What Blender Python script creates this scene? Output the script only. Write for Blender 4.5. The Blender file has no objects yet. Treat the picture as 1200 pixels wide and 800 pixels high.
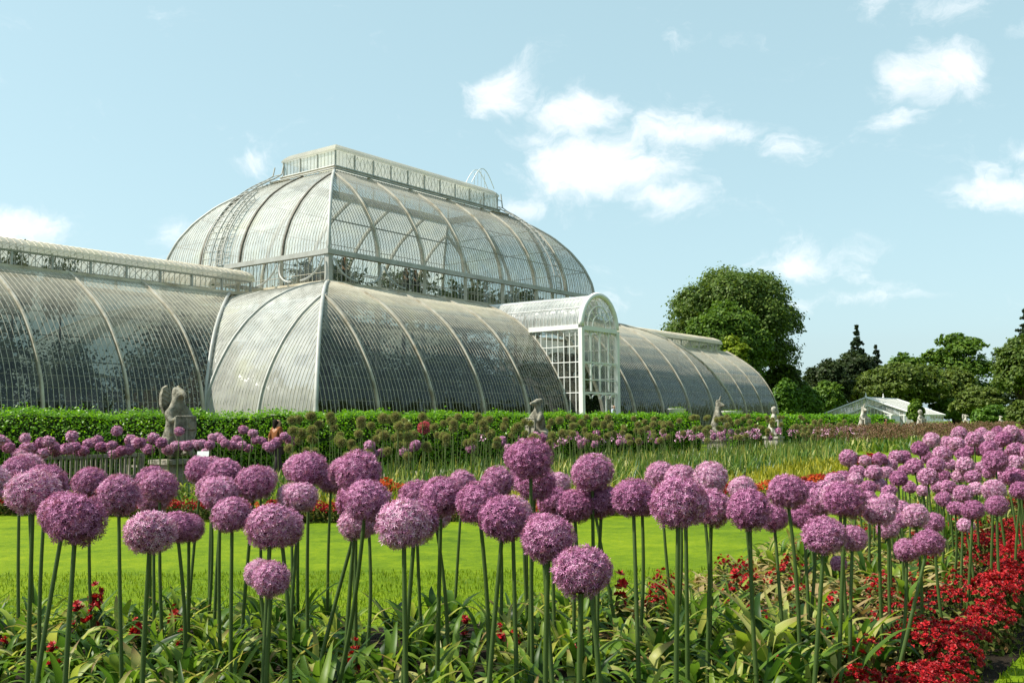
import bpy, math, random
import numpy as np
from mathutils import Matrix, Vector
random.seed(7); RNG = np.random.default_rng(11)
sc = bpy.context.scene
COL = sc.collection
PI = math.pi
# ------------------------------------------------------------------ camera model (solved from the building's perspective)
F, PITCH, ROLL, CAMZ, YAW = 1166.2, 0.0811, -0.0069, 1.543, 0.9244
BCX, BCY = -49.33, -46.976                     # camera position in the palm house's own axes

def ray(px, py):
    xr = (px - 600) / F; yr = (400 - py) / F
    x = xr * math.cos(ROLL) - yr * math.sin(ROLL); y = xr * math.sin(ROLL) + yr * math.cos(ROLL)
    return np.array([x, math.cos(PITCH) - y * math.sin(PITCH), math.sin(PITCH) + y * math.cos(PITCH)])
def at(px, py, d):                              # the point d metres ahead along a line of sight
    r = ray(px, py); r = r * (d / r[1]); return Vector((r[0], r[1], r[2] + CAMZ))
def pix(p):
    x, y, z = p[0], p[1], p[2] - CAMZ
    dd = y * math.cos(PITCH) + z * math.sin(PITCH); u = -y * math.sin(PITCH) + z * math.cos(PITCH)
    xr = x * math.cos(ROLL) + u * math.sin(ROLL); yr = -x * math.sin(ROLL) + u * math.cos(ROLL)
    return 600 + F * xr / dd, 400 - F * yr / dd
AX = np.array([math.cos(YAW), math.sin(YAW)])   # the long axis of the palm house seen on the ground
AY = np.array([-math.sin(YAW), math.cos(YAW)])
BLOC = AX * -BCX + AY * -BCY
def bw(X, Y, Z=0.0):
    p = BLOC + AX * X + AY * Y; return Vector((p[0], p[1], Z))
ST0 = np.array([-7.8, 23.0])                    # where the first statue stands; garden rows run from it along AX
def gd(u, v, z=0.0):
    p = ST0 + AX * u - AY * v; return Vector((p[0], p[1], z))
def on_row(px, v=0.0):                          # the point of that row that lies in a picture column
    k = ray(px, 495); k = k[0] / k[1]
    p = ST0 - AY * v
    u = (k * p[1] - p[0]) / (AX[0] - k * AX[1]); return u

# ------------------------------------------------------------------ small helpers
def link(o, parent=None):
    COL.objects.link(o)
    if parent is not None: o.parent = parent
    return o
def tag(o, label=None, cat=None, group=None, kind=None):
    if label: o['label'] = label
    if cat: o['category'] = cat
    if group: o['group'] = group
    if kind: o['kind'] = kind
    return o
def empty(name, loc=(0, 0, 0), rz=0.0):
    o = bpy.data.objects.new(name, None); o.empty_display_size = .3
    o.location = loc; o.rotation_euler = (0, 0, rz); return link(o)
def mesh_obj(name, me, mat=None, parent=None, loc=None):
    o = bpy.data.objects.new(name, me)
    if mat is not None and not me.materials: me.materials.append(mat)
    if loc is not None: o.location = loc
    return link(o, parent)

class MB:
    def __init__(s): s.v = []; s.f = []; s.uv = None
    def add(s, vs, fs):
        b = len(s.v); s.v.extend([tuple(map(float, p)) for p in vs]); s.f.extend([tuple(b + i for i in f) for f in fs]); return s
    def box(s, c, d, M=None):
        x, y, z = d[0] / 2, d[1] / 2, d[2] / 2
        vs = [Vector((a * x, b * y, e * z)) for a in (-1, 1) for b in (-1, 1) for e in (-1, 1)]
        if M is not None: vs = [M @ p for p in vs]
        vs = [p + Vector(c) for p in vs]
        return s.add(vs, [(0, 1, 3, 2), (4, 6, 7, 5), (0, 4, 5, 1), (2, 3, 7, 6), (0, 2, 6, 4), (1, 5, 7, 3)])
    def tube(s, pts, r, n=6, cap=True):
        pts = [Vector(p) for p in pts]; m = len(pts)
        rs = list(r) if hasattr(r, '__len__') else [r] * m
        vs = []; ref = None
        for i, p in enumerate(pts):
            t = (pts[min(i + 1, m - 1)] - pts[max(i - 1, 0)]).normalized()
            if ref is None: ref = Vector((1, 0, 0)) if abs(t.x) < .8 else Vector((0, 1, 0))
            a = (ref - t * ref.dot(t)).normalized(); b = t.cross(a); ref = a
            for k in range(n):
                w = 2 * PI * k / n; vs.append(p + (a * math.cos(w) + b * math.sin(w)) * rs[i])
        fs = []
        for i in range(m - 1):
            for k in range(n):
                k2 = (k + 1) % n; fs.append((i * n + k, i * n + k2, (i + 1) * n + k2, (i + 1) * n + k))
        if cap: fs.append(tuple(range(n - 1, -1, -1))); fs.append(tuple((m - 1) * n + k for k in range(n)))
        return s.add(vs, fs)
    def lathe(s, prof, n=16, c=(0, 0, 0)):
        vs = []; m = len(prof)
        for r, z in prof:
            for k in range(n):
                w = 2 * PI * k / n; vs.append((c[0] + r * math.cos(w), c[1] + r * math.sin(w), c[2] + z))
        fs = [(i * n + k, i * n + (k + 1) % n, (i + 1) * n + (k + 1) % n, (i + 1) * n + k) for i in range(m - 1) for k in range(n)]
        fs.append(tuple(range(n - 1, -1, -1))); fs.append(tuple((m - 1) * n + k for k in range(n)))
        return s.add(vs, fs)
    def mesh(s, name, smooth=False):
        me = bpy.data.meshes.new(name); me.from_pydata(s.v, [], s.f); me.update()
        if smooth: me.polygons.foreach_set('use_smooth', [True] * len(me.polygons))
        if s.uv is not None:
            l = me.uv_layers.new(name='UVMap'); li = np.zeros(len(me.loops), np.int32); me.loops.foreach_get('vertex_index', li)
            l.data.foreach_set('uv', np.asarray(s.uv, np.float32)[li].ravel())
        return me
    def build(s, name, mat=None, parent=None, loc=None, smooth=False):
        return mesh_obj(name, s.mesh(name, smooth), mat, parent, loc)

def np_quads(name, V, n=4):                     # V: (k, n, 3) separate faces of n corners
    k = len(V); me = bpy.data.meshes.new(name)
    me.vertices.add(k * n); me.vertices.foreach_set('co', np.asarray(V, np.float32).ravel())
    me.loops.add(k * n); me.loops.foreach_set('vertex_index', np.arange(k * n, dtype=np.int32))
    me.polygons.add(k); me.polygons.foreach_set('loop_start', np.arange(0, k * n, n, dtype=np.int32))
    me.update(calc_edges=True); return me
def unit(a): return a / np.maximum(np.linalg.norm(a, axis=-1, keepdims=True), 1e-9)
def leaf_quads(C, N, L, W, rng):                # diamond leaves at C with normals N
    k = len(C); T = unit(np.cross(N, rng.normal(size=(k, 3)))); B = unit(np.cross(N, T))
    L = np.broadcast_to(L, (k,))[:, None]; W = np.broadcast_to(W, (k,))[:, None]
    bend = N * L * rng.uniform(-.25, .1, (k, 1))
    return np.stack([C - T * L * .5, C + B * W * .5 + bend * .2, C + T * L * .5 + bend, C - B * W * .5 + bend * .2], 1)

# ------------------------------------------------------------------ materials
def new_mat(name):
    m = bpy.data.materials.new(name); m.use_nodes = True; nt = m.node_tree; nt.nodes.clear(); return m, nt
def N(nt, t, **k):
    n = nt.nodes.new(t)
    for a, b in k.items():
        if a.startswith('i_'): n.inputs[a[2:].replace('_', ' ')].default_value = b
        else: setattr(n, a, b)
    return n
def ramp(nt, cols, fac):
    r = N(nt, 'ShaderNodeValToRGB'); e = r.color_ramp.elements
    while len(e) < len(cols): e.new(.5)
    for i, (p, c) in enumerate(cols): e[i].position = p; e[i].color = (*c, 1)
    nt.links.new(fac, r.inputs[0]); return r.outputs[0]
def noise(nt, scale, detail=4, rough=.55, coord='Object', vec=None, dist=0.0):
    n = N(nt, 'ShaderNodeTexNoise'); n.inputs['Scale'].default_value = scale; n.inputs['Detail'].default_value = detail
    n.inputs['Roughness'].default_value = rough; n.inputs['Distortion'].default_value = dist
    if vec is None: vec = N(nt, 'ShaderNodeTexCoord').outputs[coord]
    nt.links.new(vec, n.inputs['Vector']); return n.outputs['Fac']
def math_(nt, op, a, b=None, clamp=False):
    n = N(nt, 'ShaderNodeMath', operation=op, use_clamp=clamp)
    for i, x in enumerate((a, b)):
        if x is None: continue
        if isinstance(x, (int, float)): n.inputs[i].default_value = x
        else: nt.links.new(x, n.inputs[i])
    return n.outputs[0]
def mixc(nt, fac, a, b, mode='MIX'):
    n = N(nt, 'ShaderNodeMix', data_type='RGBA', blend_type=mode)
    for i, x in ((0, fac), (6, a), (7, b)):
        if isinstance(x, tuple): n.inputs[i].default_value = (*x, 1)
        elif isinstance(x, (int, float)): n.inputs[i].default_value = x
        else: nt.links.new(x, n.inputs[i])
    return n.outputs[2]
def out(nt, sh): o = N(nt, 'ShaderNodeOutputMaterial'); nt.links.new(sh, o.inputs['Surface'])

def mat_solid(name, cols, scale=3.0, rough=.6, spec=.4, bump=.0, bscale=30, metallic=0.0, detail=5):
    m, nt = new_mat(name); p = N(nt, 'ShaderNodeBsdfPrincipled')
    k = len(cols); f = noise(nt, scale, detail, .6)
    nt.links.new(ramp(nt, [(.3 + .4 * i / max(k - 1, 1), c) for i, c in enumerate(cols)], f), p.inputs['Base Color'])
    p.inputs['Roughness'].default_value = rough; p.inputs['Specular IOR Level'].default_value = spec; p.inputs['Metallic'].default_value = metallic
    if bump:
        b = N(nt, 'ShaderNodeBump'); b.inputs['Strength'].default_value = bump; b.inputs['Distance'].default_value = .05
        nt.links.new(noise(nt, bscale, 6, .65), b.inputs['Height']); nt.links.new(b.outputs[0], p.inputs['Normal'])
    out(nt, p.outputs[0]); return m
def mat_leaf(name, cols, scale=.6, trans=.35, rough=.5, spec=.35, island=.6, tip=None, tcol=1.2, ovar=.12):
    m, nt = new_mat(name); p = N(nt, 'ShaderNodeBsdfPrincipled'); g = N(nt, 'ShaderNodeNewGeometry')
    oi = N(nt, 'ShaderNodeObjectInfo')
    f = math_(nt, 'ADD', math_(nt, 'MULTIPLY', g.outputs['Random Per Island'], island), math_(nt, 'MULTIPLY', noise(nt, scale, 3), 1 - island))
    f = math_(nt, 'ADD', f, math_(nt, 'MULTIPLY', math_(nt, 'SUBTRACT', oi.outputs['Random'], .5), ovar))
    k = len(cols); c = ramp(nt, [(.12 + .76 * i / max(k - 1, 1), cc) for i, cc in enumerate(cols)], f)
    if tip:
        uv = N(nt, 'ShaderNodeUVMap'); sx = N(nt, 'ShaderNodeSeparateXYZ'); nt.links.new(uv.outputs[0], sx.inputs[0])
        e = math_(nt, 'ADD', sx.outputs[1], math_(nt, 'MULTIPLY', math_(nt, 'SUBTRACT', g.outputs['Random Per Island'], .6), .5))
        mr = N(nt, 'ShaderNodeMapRange'); mr.interpolation_type = 'SMOOTHSTEP'; mr.inputs[1].default_value = .78; mr.inputs[2].default_value = 1.1; nt.links.new(e, mr.inputs[0])
        c = mixc(nt, mr.outputs[0], c, tip)
        st = math_(nt, 'SINE', math_(nt, 'MULTIPLY', sx.outputs[0], 60.0))
        c = mixc(nt, math_(nt, 'MULTIPLY', math_(nt, 'ADD', st, 1.0), .09), c, (.02, .03, .01))
    nt.links.new(c, p.inputs['Base Color']); p.inputs['Roughness'].default_value = rough; p.inputs['Specular IOR Level'].default_value = spec
    t = N(nt, 'ShaderNodeBsdfTranslucent'); nt.links.new(mixc(nt, 1.0, c, (tcol, tcol, tcol * .6), 'MULTIPLY'), t.inputs['Color'])
    mx = N(nt, 'ShaderNodeMixShader'); mx.inputs[0].default_value = trans
    nt.links.new(p.outputs[0], mx.inputs[1]); nt.links.new(t.outputs[0], mx.inputs[2]); out(nt, mx.outputs[0]); return m
def mat_glass(name, dirt=.16, dirt_col=(.62, .60, .50), tint=(.66, .72, .70), lap=.55, rough=.07, topdirt_light=.25, tl=.4, refl=.06, pw=3.3):
    m, nt = new_mat(name); uv = N(nt, 'ShaderNodeUVMap'); sx = N(nt, 'ShaderNodeSeparateXYZ'); nt.links.new(uv.outputs[0], sx.inputs[0])
    fr = math_(nt, 'FRACT', math_(nt, 'DIVIDE', sx.outputs[1], lap))
    line = math_(nt, 'LESS_THAN', fr, .055)
    big = noise(nt, .35, 5, .65); fine = noise(nt, 2.2, 6, .7)
    d = math_(nt, 'ADD', math_(nt, 'MULTIPLY', math_(nt, 'SUBTRACT', big, .5), .45), math_(nt, 'MULTIPLY', math_(nt, 'SUBTRACT', fine, .5), .22))
    d = math_(nt, 'ADD', d, dirt); 
    # per pane random cleanliness
    wn = N(nt, 'ShaderNodeTexWhiteNoise', noise_dimensions='2D'); cb = N(nt, 'ShaderNodeCombineXYZ')
    nt.links.new(math_(nt, 'FLOOR', math_(nt, 'DIVIDE', sx.outputs[0], .24)), cb.inputs[0]); nt.links.new(math_(nt, 'FLOOR', math_(nt, 'DIVIDE', sx.outputs[1], lap)), cb.inputs[1])
    nt.links.new(cb.outputs[0], wn.inputs['Vector'])
    d = math_(nt, 'ADD', d, math_(nt, 'MULTIPLY', math_(nt, 'SUBTRACT', wn.outputs['Value'], .5), .10))
    sz = N(nt, 'ShaderNodeSeparateXYZ'); g = N(nt, 'ShaderNodeNewGeometry'); nt.links.new(g.outputs['True Normal'], sz.inputs[0])
    flat = math_(nt, 'POWER', math_(nt, 'ABSOLUTE', sz.outputs[2]), pw)      # grime plus painted sun brightness where the panes lie flatter
    d = math_(nt, 'ADD', d, math_(nt, 'MULTIPLY', flat, topdirt_light))
    d = math_(nt, 'MAXIMUM', d, .012); d = math_(nt, 'MAXIMUM', d, math_(nt, 'MULTIPLY', line, .22)); d = math_(nt, 'MINIMUM', d, .8)
    dc = ramp(nt, [(.3, tuple(c * .7 for c in dirt_col)), (.55, dirt_col), (.75, (dirt_col[0], dirt_col[1] * 1.02, dirt_col[2] * .8))], big)
    df = N(nt, 'ShaderNodeBsdfDiffuse'); tls = N(nt, 'ShaderNodeBsdfTranslucent'); nt.links.new(dc, df.inputs[0]); nt.links.new(dc, tls.inputs[0])
    dm = N(nt, 'ShaderNodeMixShader'); dm.inputs[0].default_value = tl; nt.links.new(df.outputs[0], dm.inputs[1]); nt.links.new(tls.outputs[0], dm.inputs[2])
    tr = N(nt, 'ShaderNodeBsdfTransparent'); tr.inputs[0].default_value = (*tint, 1)
    gl = N(nt, 'ShaderNodeBsdfGlossy'); gl.inputs['Roughness'].default_value = rough; gl.inputs['Color'].default_value = (.9, .93, .95, 1)
    wn2 = N(nt, 'ShaderNodeTexWhiteNoise', noise_dimensions='2D'); nt.links.new(cb.outputs[0], wn2.inputs['Vector'])
    vs = N(nt, 'ShaderNodeVectorMath', operation='SUBTRACT'); nt.links.new(wn2.outputs['Color'], vs.inputs[0]); vs.inputs[1].default_value = (.5, .5, .5)
    vm = N(nt, 'ShaderNodeVectorMath', operation='SCALE'); nt.links.new(vs.outputs[0], vm.inputs[0]); vm.inputs['Scale'].default_value = .09
    va = N(nt, 'ShaderNodeVectorMath', operation='ADD'); nt.links.new(vm.outputs[0], va.inputs[0]); nt.links.new(g.outputs['Normal'], va.inputs[1])
    vn = N(nt, 'ShaderNodeVectorMath', operation='NORMALIZE'); nt.links.new(va.outputs[0], vn.inputs[0]); nt.links.new(vn.outputs[0], gl.inputs['Normal'])
    dp = N(nt, 'ShaderNodeVectorMath', operation='DOT_PRODUCT'); nt.links.new(g.outputs['Incoming'], dp.inputs[0]); nt.links.new(g.outputs['Normal'], dp.inputs[1])
    sch = math_(nt, 'POWER', math_(nt, 'SUBTRACT', 1.0, math_(nt, 'ABSOLUTE', dp.outputs['Value']), True), 5.0)
    fres = math_(nt, 'ADD', math_(nt, 'MULTIPLY', sch, 1.0 - refl), refl)
    cl = N(nt, 'ShaderNodeMixShader'); nt.links.new(fres, cl.inputs[0]); nt.links.new(tr.outputs[0], cl.inputs[1]); nt.links.new(gl.outputs[0], cl.inputs[2])
    mx = N(nt, 'ShaderNodeMixShader'); nt.links.new(d, mx.inputs[0]); nt.links.new(cl.outputs[0], mx.inputs[1]); nt.links.new(dm.outputs[0], mx.inputs[2])
    out(nt, mx.outputs[0]); return m

M = {}
M['iron'] = mat_solid('cream_painted_iron', [(.26, .22, .15), (.43, .40, .33), (.52, .50, .44)], 1.6, .6, .3, .1, 20)
M['bar'] = mat_solid('glazing_bar_paint', [(.36, .33, .26), (.52, .50, .43)], 2.5, .55, .3)
M['darkbar'] = mat_solid('backlit_bar_paint', [(.16, .15, .12), (.27, .26, .23)], 2.5, .55, .3)  # darker copy of the bar paint, holding the backlit shade of the dome bars
M['greyiron'] = mat_solid('grey_painted_iron', [(.30, .30, .27), (.42, .43, .41)], 1.5, .5, .4)
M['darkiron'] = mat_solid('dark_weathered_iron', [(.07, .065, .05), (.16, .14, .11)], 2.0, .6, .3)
M['lead'] = mat_solid('cream_stained_sheet', [(.28, .23, .15), (.50, .45, .34), (.60, .57, .48)], .8, .6, .3, .05, 10)
M['white'] = mat_solid('white_paint', [(.74, .74, .71), (.82, .82, .80)], 2.0, .45, .4)
M['glass'] = mat_glass('dirty_glass', -.01, tint=(.42, .47, .45), topdirt_light=.98, tl=.2, refl=.040, dirt_col=(.68, .63, .48), pw=4.6)
M['glass_dome'] = mat_glass('dome_glass', .32, dirt_col=(.76, .73, .63), tint=(.88, .91, .91), topdirt_light=.45, tl=.55)
M['glass_side'] = mat_glass('sunlit_tone_glass', .44, dirt_col=(.82, .82, .77), tint=(.8, .84, .83), topdirt_light=.22, refl=.22, tl=.3)  # paler film and stronger reflection put sunlit brightness into these faces
M['roofglass'] = mat_glass('whitened_roof_glass', .62, dirt_col=(.66, .63, .54), tint=(.8, .82, .8), topdirt_light=.1, tl=.5)
M['lilyroof'] = mat_glass('lily_house_roof_glass', .5, dirt_col=(.36, .37, .30), tint=(.7, .74, .72), topdirt_light=.1, tl=.3)
M['glass_south'] = mat_glass('south_aisle_glass', .42, dirt_col=(.82, .82, .76), tint=(.62, .68, .62), topdirt_light=.30, refl=.30, tl=.3)  # lit copy of the aisle glass, sun and sky brightness in its colour
M['glass_clear'] = mat_glass('clear_glass', .09, tint=(.84, .87, .86), topdirt_light=.1)
M['stone'] = mat_solid('weathered_stone', [(.045, .045, .03), (.19, .18, .14), (.30, .285, .23), (.27, .22, .10)], 4.5, .9, .15, 1.0, 14)
M['palestone'] = mat_solid('pale_stone', [(.15, .14, .11), (.40, .38, .32), (.48, .46, .41)], 4.0, .9, .15, .4, 22)
M['brick'] = mat_solid('plinth_stone', [(.22, .20, .17), (.36, .33, .28)], 2.0, .9, .2, .3, 30)
M['wood'] = mat_solid('grey_weathered_teak', [(.13, .12, .09), (.26, .24, .19), (.32, .30, .25)], 6.0, .8, .2, .2, 40)
M['bark'] = mat_solid('bark', [(.03, .024, .016), (.08, .065, .045)], 4.0, .95, .1, .6, 12)
M['soil'] = mat_solid('dark_soil', [(.008, .006, .004), (.022, .016, .011), (.035, .026, .018)], 6.0, .95, .1, .9, 25)
M['floor'] = mat_solid('house_floor', [(.05, .05, .04), (.09, .085, .07)], 1.0, .9)
M['gravel'] = mat_solid('path_gravel', [(.18, .15, .11), (.28, .24, .18)], 12.0, .95, .1, .4, 60)

# lawn
def mat_lawn():
    m, nt = new_mat('mown_lawn'); p = N(nt, 'ShaderNodeBsdfPrincipled')
    big = noise(nt, .22, 5, .7); fine = noise(nt, 11, 8, .85)
    c = ramp(nt, [(.41, (.050, .100, .002)), (.5, (.108, .175, .002)), (.59, (.185, .245, .004))], math_(nt, 'ADD', math_(nt, 'MULTIPLY', big, .35), math_(nt, 'ADD', math_(nt, 'MULTIPLY', fine, .35), math_(nt, 'MULTIPLY', noise(nt, 2.2, 6, .75), .3))))
    nt.links.new(c, p.inputs['Base Color']); p.inputs['Roughness'].default_value = .8; p.inputs['Specular IOR Level'].default_value = .1
    b = N(nt, 'ShaderNodeBump'); b.inputs['Strength'].default_value = .5; b.inputs['Distance'].default_value = .03
    nt.links.new(noise(nt, 40, 5, .7), b.inputs['Height']); nt.links.new(b.outputs[0], p.inputs['Normal'])
    out(nt, p.outputs[0]); return m
M['lawn'] = mat_lawn()
M['strap'] = mat_leaf('allium_strap_leaf', [(.016, .046, .009), (.050, .120, .016), (.120, .220, .024), (.26, .35, .038), (.46, .46, .15)], 1.2, .45, .42, .22, .8, tip=(.26, .17, .07))
M['strap_dry'] = mat_leaf('allium_yellowing_leaf', [(.05, .10, .015), (.16, .20, .03), (.36, .32, .11), (.40, .30, .14), (.20, .11, .04)], 1.2, .35, .5, .3, .8, tip=(.30, .19, .08))
M['blade'] = mat_leaf('far_bed_blades', [(.025, .070, .012), (.055, .13, .018), (.14, .22, .03), (.40, .38, .10)], .5, .35, .45, .3, .7)
M['turf'] = mat_leaf('turf_blade', [(.075, .14, .003), (.135, .21, .004), (.19, .25, .006)], .6, .3, .6, .15, .7)
M['stem'] = mat_solid('allium_stem', [(.030, .060, .012), (.075, .12, .026)], 6.0, .45, .4)
M['stem_far'] = mat_solid('allium_stem_pale', [(.06, .10, .025), (.15, .19, .06)], 6.0, .5, .3)
M['petal'] = mat_leaf('allium_petal', [(.26, .072, .185), (.43, .150, .315), (.59, .28, .465), (.78, .53, .68)], 3.0, .2, .6, .2, .62, tcol=1.0, ovar=.36)
M['core'] = mat_solid('allium_core', [(.045, .014, .03), (.09, .03, .06)], 8.0, .9, .1)
M['seed'] = mat_leaf('seedhead_capsule', [(.18, .23, .06), (.32, .38, .10), (.42, .42, .16), (.46, .32, .20)], 3.0, .2, .7, .2, .6)
M['pinkseed'] = mat_leaf('pink_flower', [(.55, .10, .18), (.75, .25, .30)], 3.0, .3, .7, .2, .8)
M['seedcore'] = mat_solid('seedhead_core', [(.07, .06, .025), (.12, .09, .04)], 8.0, .9, .1)
M['red'] = mat_leaf('red_blossom', [(.13, .003, .005), (.33, .005, .010), (.56, .016, .020)], 4.0, .2, .55, .3, .8, tcol=1.0)
M['orange'] = mat_leaf('orange_red_blossom', [(.50, .03, .008), (.62, .08, .015), (.60, .20, .02)], 4.0, .2, .55, .3, .8, tcol=1.0)
M['bedleaf'] = mat_leaf('bedding_leaf', [(.018, .028, .006), (.05, .08, .012), (.12, .13, .03), (.14, .06, .03)], 3.0, .25, .7, .1, .7)
M['yellowleaf'] = mat_leaf('golden_bedding_leaf', [(.12, .15, .01), (.30, .30, .02), (.42, .36, .04)], 2.0, .35, .5, .3, .7)
M['hedge'] = mat_leaf('hedge_leaf', [(.055, .17, .004), (.15, .34, .006), (.26, .46, .012)], .8, .45, .4, .4, .6)
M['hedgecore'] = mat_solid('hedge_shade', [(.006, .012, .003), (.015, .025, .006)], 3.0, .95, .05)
def tm(n, *c): M[n] = mat_leaf(n, list(c), .25, .32, .55, .25, .55)
tm('leaf_chestnut', (0.031, 0.065, 0.012), (0.078, 0.133, 0.020), (0.147, 0.202, 0.031))
tm('leaf_mid', (0.039, 0.091, 0.010), (0.091, 0.169, 0.016), (0.156, 0.240, 0.023))
tm('leaf_lime', (.09, .15, .008), (.19, .26, .012), (.28, .33, .02))
tm('leaf_bright', (0.039, 0.098, 0.010), (0.085, 0.176, 0.016), (0.143, 0.234, 0.023))
tm('leaf_olive', (0.048, 0.084, 0.014), (0.104, 0.151, 0.022), (0.175, 0.217, 0.036))
tm('leaf_dark', (0.016, 0.031, 0.010), (0.036, 0.058, 0.016), (0.062, 0.085, 0.023))
tm('leaf_needle', (0.014, 0.031, 0.014), (0.031, 0.056, 0.024), (0.056, 0.084, 0.036))
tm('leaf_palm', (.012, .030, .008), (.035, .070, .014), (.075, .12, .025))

# ------------------------------------------------------------------ world, sun, camera
SUN_AZ_VEC = Vector((-.997, -.07, 0)).normalized(); SUN_EL = math.radians(51)
w = bpy.data.worlds.new('World'); sc.world = w; w.use_nodes = True; nt = w.node_tree; nt.nodes.clear()
sky = N(nt, 'ShaderNodeTexSky', sky_type='NISHITA'); sky.sun_disc = False; sky.sun_elevation = SUN_EL
sky.sun_rotation = math.atan2(SUN_AZ_VEC.x, SUN_AZ_VEC.y); sky.altitude = 20; sky.air_density = 1.0; sky.dust_density = 1.6; sky.ozone_density = 1.0
bgk = N(nt, 'ShaderNodeBackground'); bgk.inputs['Strength'].default_value = .096
tc = N(nt, 'ShaderNodeTexCoord'); sx = N(nt, 'ShaderNodeSeparateXYZ'); nt.links.new(tc.outputs['Generated'], sx.inputs[0])
az = math_(nt, 'ARCTAN2', sx.outputs[0], sx.outputs[1]); el = math_(nt, 'ARCSINE', sx.outputs[2])
wv = N(nt, 'ShaderNodeTexNoise'); nt.links.new(tc.outputs['Generated'], wv.inputs['Vector']); wv.inputs['Scale'].default_value = 9; wv.inputs['Detail'].default_value = 5; wv.inputs['Roughness'].default_value = .6
ws = N(nt, 'ShaderNodeSeparateColor'); nt.links.new(wv.outputs['Color'], ws.inputs[0])
az = math_(nt, 'ADD', az, math_(nt, 'MULTIPLY', math_(nt, 'SUBTRACT', ws.outputs[0], .5), .11)); el = math_(nt, 'ADD', el, math_(nt, 'MULTIPLY', math_(nt, 'SUBTRACT', ws.outputs[1], .5), .055))
cv = N(nt, 'ShaderNodeCombineXYZ'); nt.links.new(az, cv.inputs[0]); nt.links.new(math_(nt, 'MULTIPLY', el, 1.7), cv.inputs[1])
n1 = N(nt, 'ShaderNodeTexNoise'); nt.links.new(cv.outputs[0], n1.inputs['Vector'])
n1.inputs['Scale'].default_value = 13; n1.inputs['Detail'].default_value = 9; n1.inputs['Roughness'].default_value = .66; n1.inputs['Distortion'].default_value = .5
n2 = noise(nt, 4.2, 4, .6, vec=cv.outputs[0])
CL = [(690, 130, 66, 28, 1), (770, 152, 84, 24, 1), (850, 150, 50, 16, .8), (700, 193, 92, 42, 1.2), (735, 168, 80, 26, .9), (640, 175, 40, 30, .8), (775, 225, 60, 20, .8),
      (585, 107, 40, 27, .95), (278, 188, 34, 22, .85), (1080, 93, 62, 28, .95), (1050, 143, 42, 11, .7), (935, 172, 38, 12, .75),
      (1165, 220, 62, 24, .95), (1196, 168, 24, 12, .8), (1112, 18, 36, 18, .7), (1030, 8, 26, 18, .6), (945, 308, 70, 24, .85),
      (990, 350, 74, 11, .7), (22, 262, 48, 20, .95), (602, 202, 30, 16, .7), (625, 243, 50, 16, .65), (808, 46, 34, 12, .45), (212, 276, 24, 16, .6), (1190, 42, 26, 8, .5), (700, 355, 50, 12, .45)]
acc = None
for (px, py, rx, ry, st) in CL:
    r = ray(px, py); a0 = math.atan2(r[0], r[1]); e0 = math.atan2(r[2], math.hypot(r[0], r[1]))
    dx = math_(nt, 'DIVIDE', math_(nt, 'SUBTRACT', az, a0), rx / F); dy = math_(nt, 'DIVIDE', math_(nt, 'SUBTRACT', el, e0), ry / F)
    q = math_(nt, 'ADD', math_(nt, 'MULTIPLY', dx, dx), math_(nt, 'MULTIPLY', dy, dy))
    q = math_(nt, 'MULTIPLY', math_(nt, 'EXPONENT', math_(nt, 'MULTIPLY', q, -.75)), st)
    acc = q if acc is None else math_(nt, 'MAXIMUM', acc, q)
# a few scattered clouds in the rest of the sky, outside the pictured sector
away = math_(nt, 'MULTIPLY', math_(nt, 'SUBTRACT', math_(nt, 'ABSOLUTE', az), .62), 3.0, True)
rest = math_(nt, 'MULTIPLY', math_(nt, 'MULTIPLY', math_(nt, 'SUBTRACT', n2, .50), 4.0, True), away)
acc = math_(nt, 'MAXIMUM', acc, rest)
den = math_(nt, 'ADD', math_(nt, 'MULTIPLY', acc, 1.28), math_(nt, 'MULTIPLY', math_(nt, 'SUBTRACT', n1.outputs['Fac'], .5), 3.0))
mr = N(nt, 'ShaderNodeMapRange'); mr.interpolation_type = 'SMOOTHSTEP'; nt.links.new(den, mr.inputs[0]); mr.inputs[1].default_value = .28; mr.inputs[2].default_value = 1.5
hsv = N(nt, 'ShaderNodeHueSaturation'); hsv.inputs['Saturation'].default_value = .72; hsv.inputs['Hue'].default_value = .465; nt.links.new(sky.outputs[0], hsv.inputs['Color'])
thin = mixc(nt, .46, hsv.outputs[0], (4.1, 6.25, 6.9))         # thin high veil
skyc = mixc(nt, math_(nt, 'MULTIPLY', mr.outputs[0], .66), thin, (8.6, 8.5, 8.5))
nt.links.new(skyc, bgk.inputs['Color'])
wo = N(nt, 'ShaderNodeOutputWorld'); nt.links.new(bgk.outputs[0], wo.inputs[0])
sl = bpy.data.lights.new('sun', 'SUN'); sl.energy = 4.9; sl.angle = math.radians(.55); sl.color = (1.0, .94, .83)
so = link(bpy.data.objects.new('sun', sl)); sv = Vector((SUN_AZ_VEC.x * math.cos(SUN_EL), SUN_AZ_VEC.y * math.cos(SUN_EL), math.sin(SUN_EL)))
so.rotation_euler = sv.to_track_quat('Z', 'Y').to_euler(); so.location = sv * 60
cam = bpy.data.cameras.new('camera'); cam.lens = F / 1200 * 36; cam.sensor_width = 36; cam.clip_end = 3000; cam.clip_start = .1
co = link(bpy.data.objects.new('camera', cam))
co.matrix_world = Matrix.Translation((0, 0, CAMZ)) @ Matrix.Rotation(PI / 2 + PITCH, 4, 'X') @ Matrix.Rotation(ROLL, 4, 'Z')
sc.camera = co
sc.view_settings.view_transform = 'Standard'; sc.view_settings.look = 'None'; sc.view_settings.gamma = 1; sc.view_settings.exposure = .72
sc.render.engine = 'CYCLES'; cy = sc.cycles
cy.transparent_max_bounces = 24; cy.max_bounces = 8; cy.diffuse_bounces = 3; cy.glossy_bounces = 3; cy.transmission_bounces = 4
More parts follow.
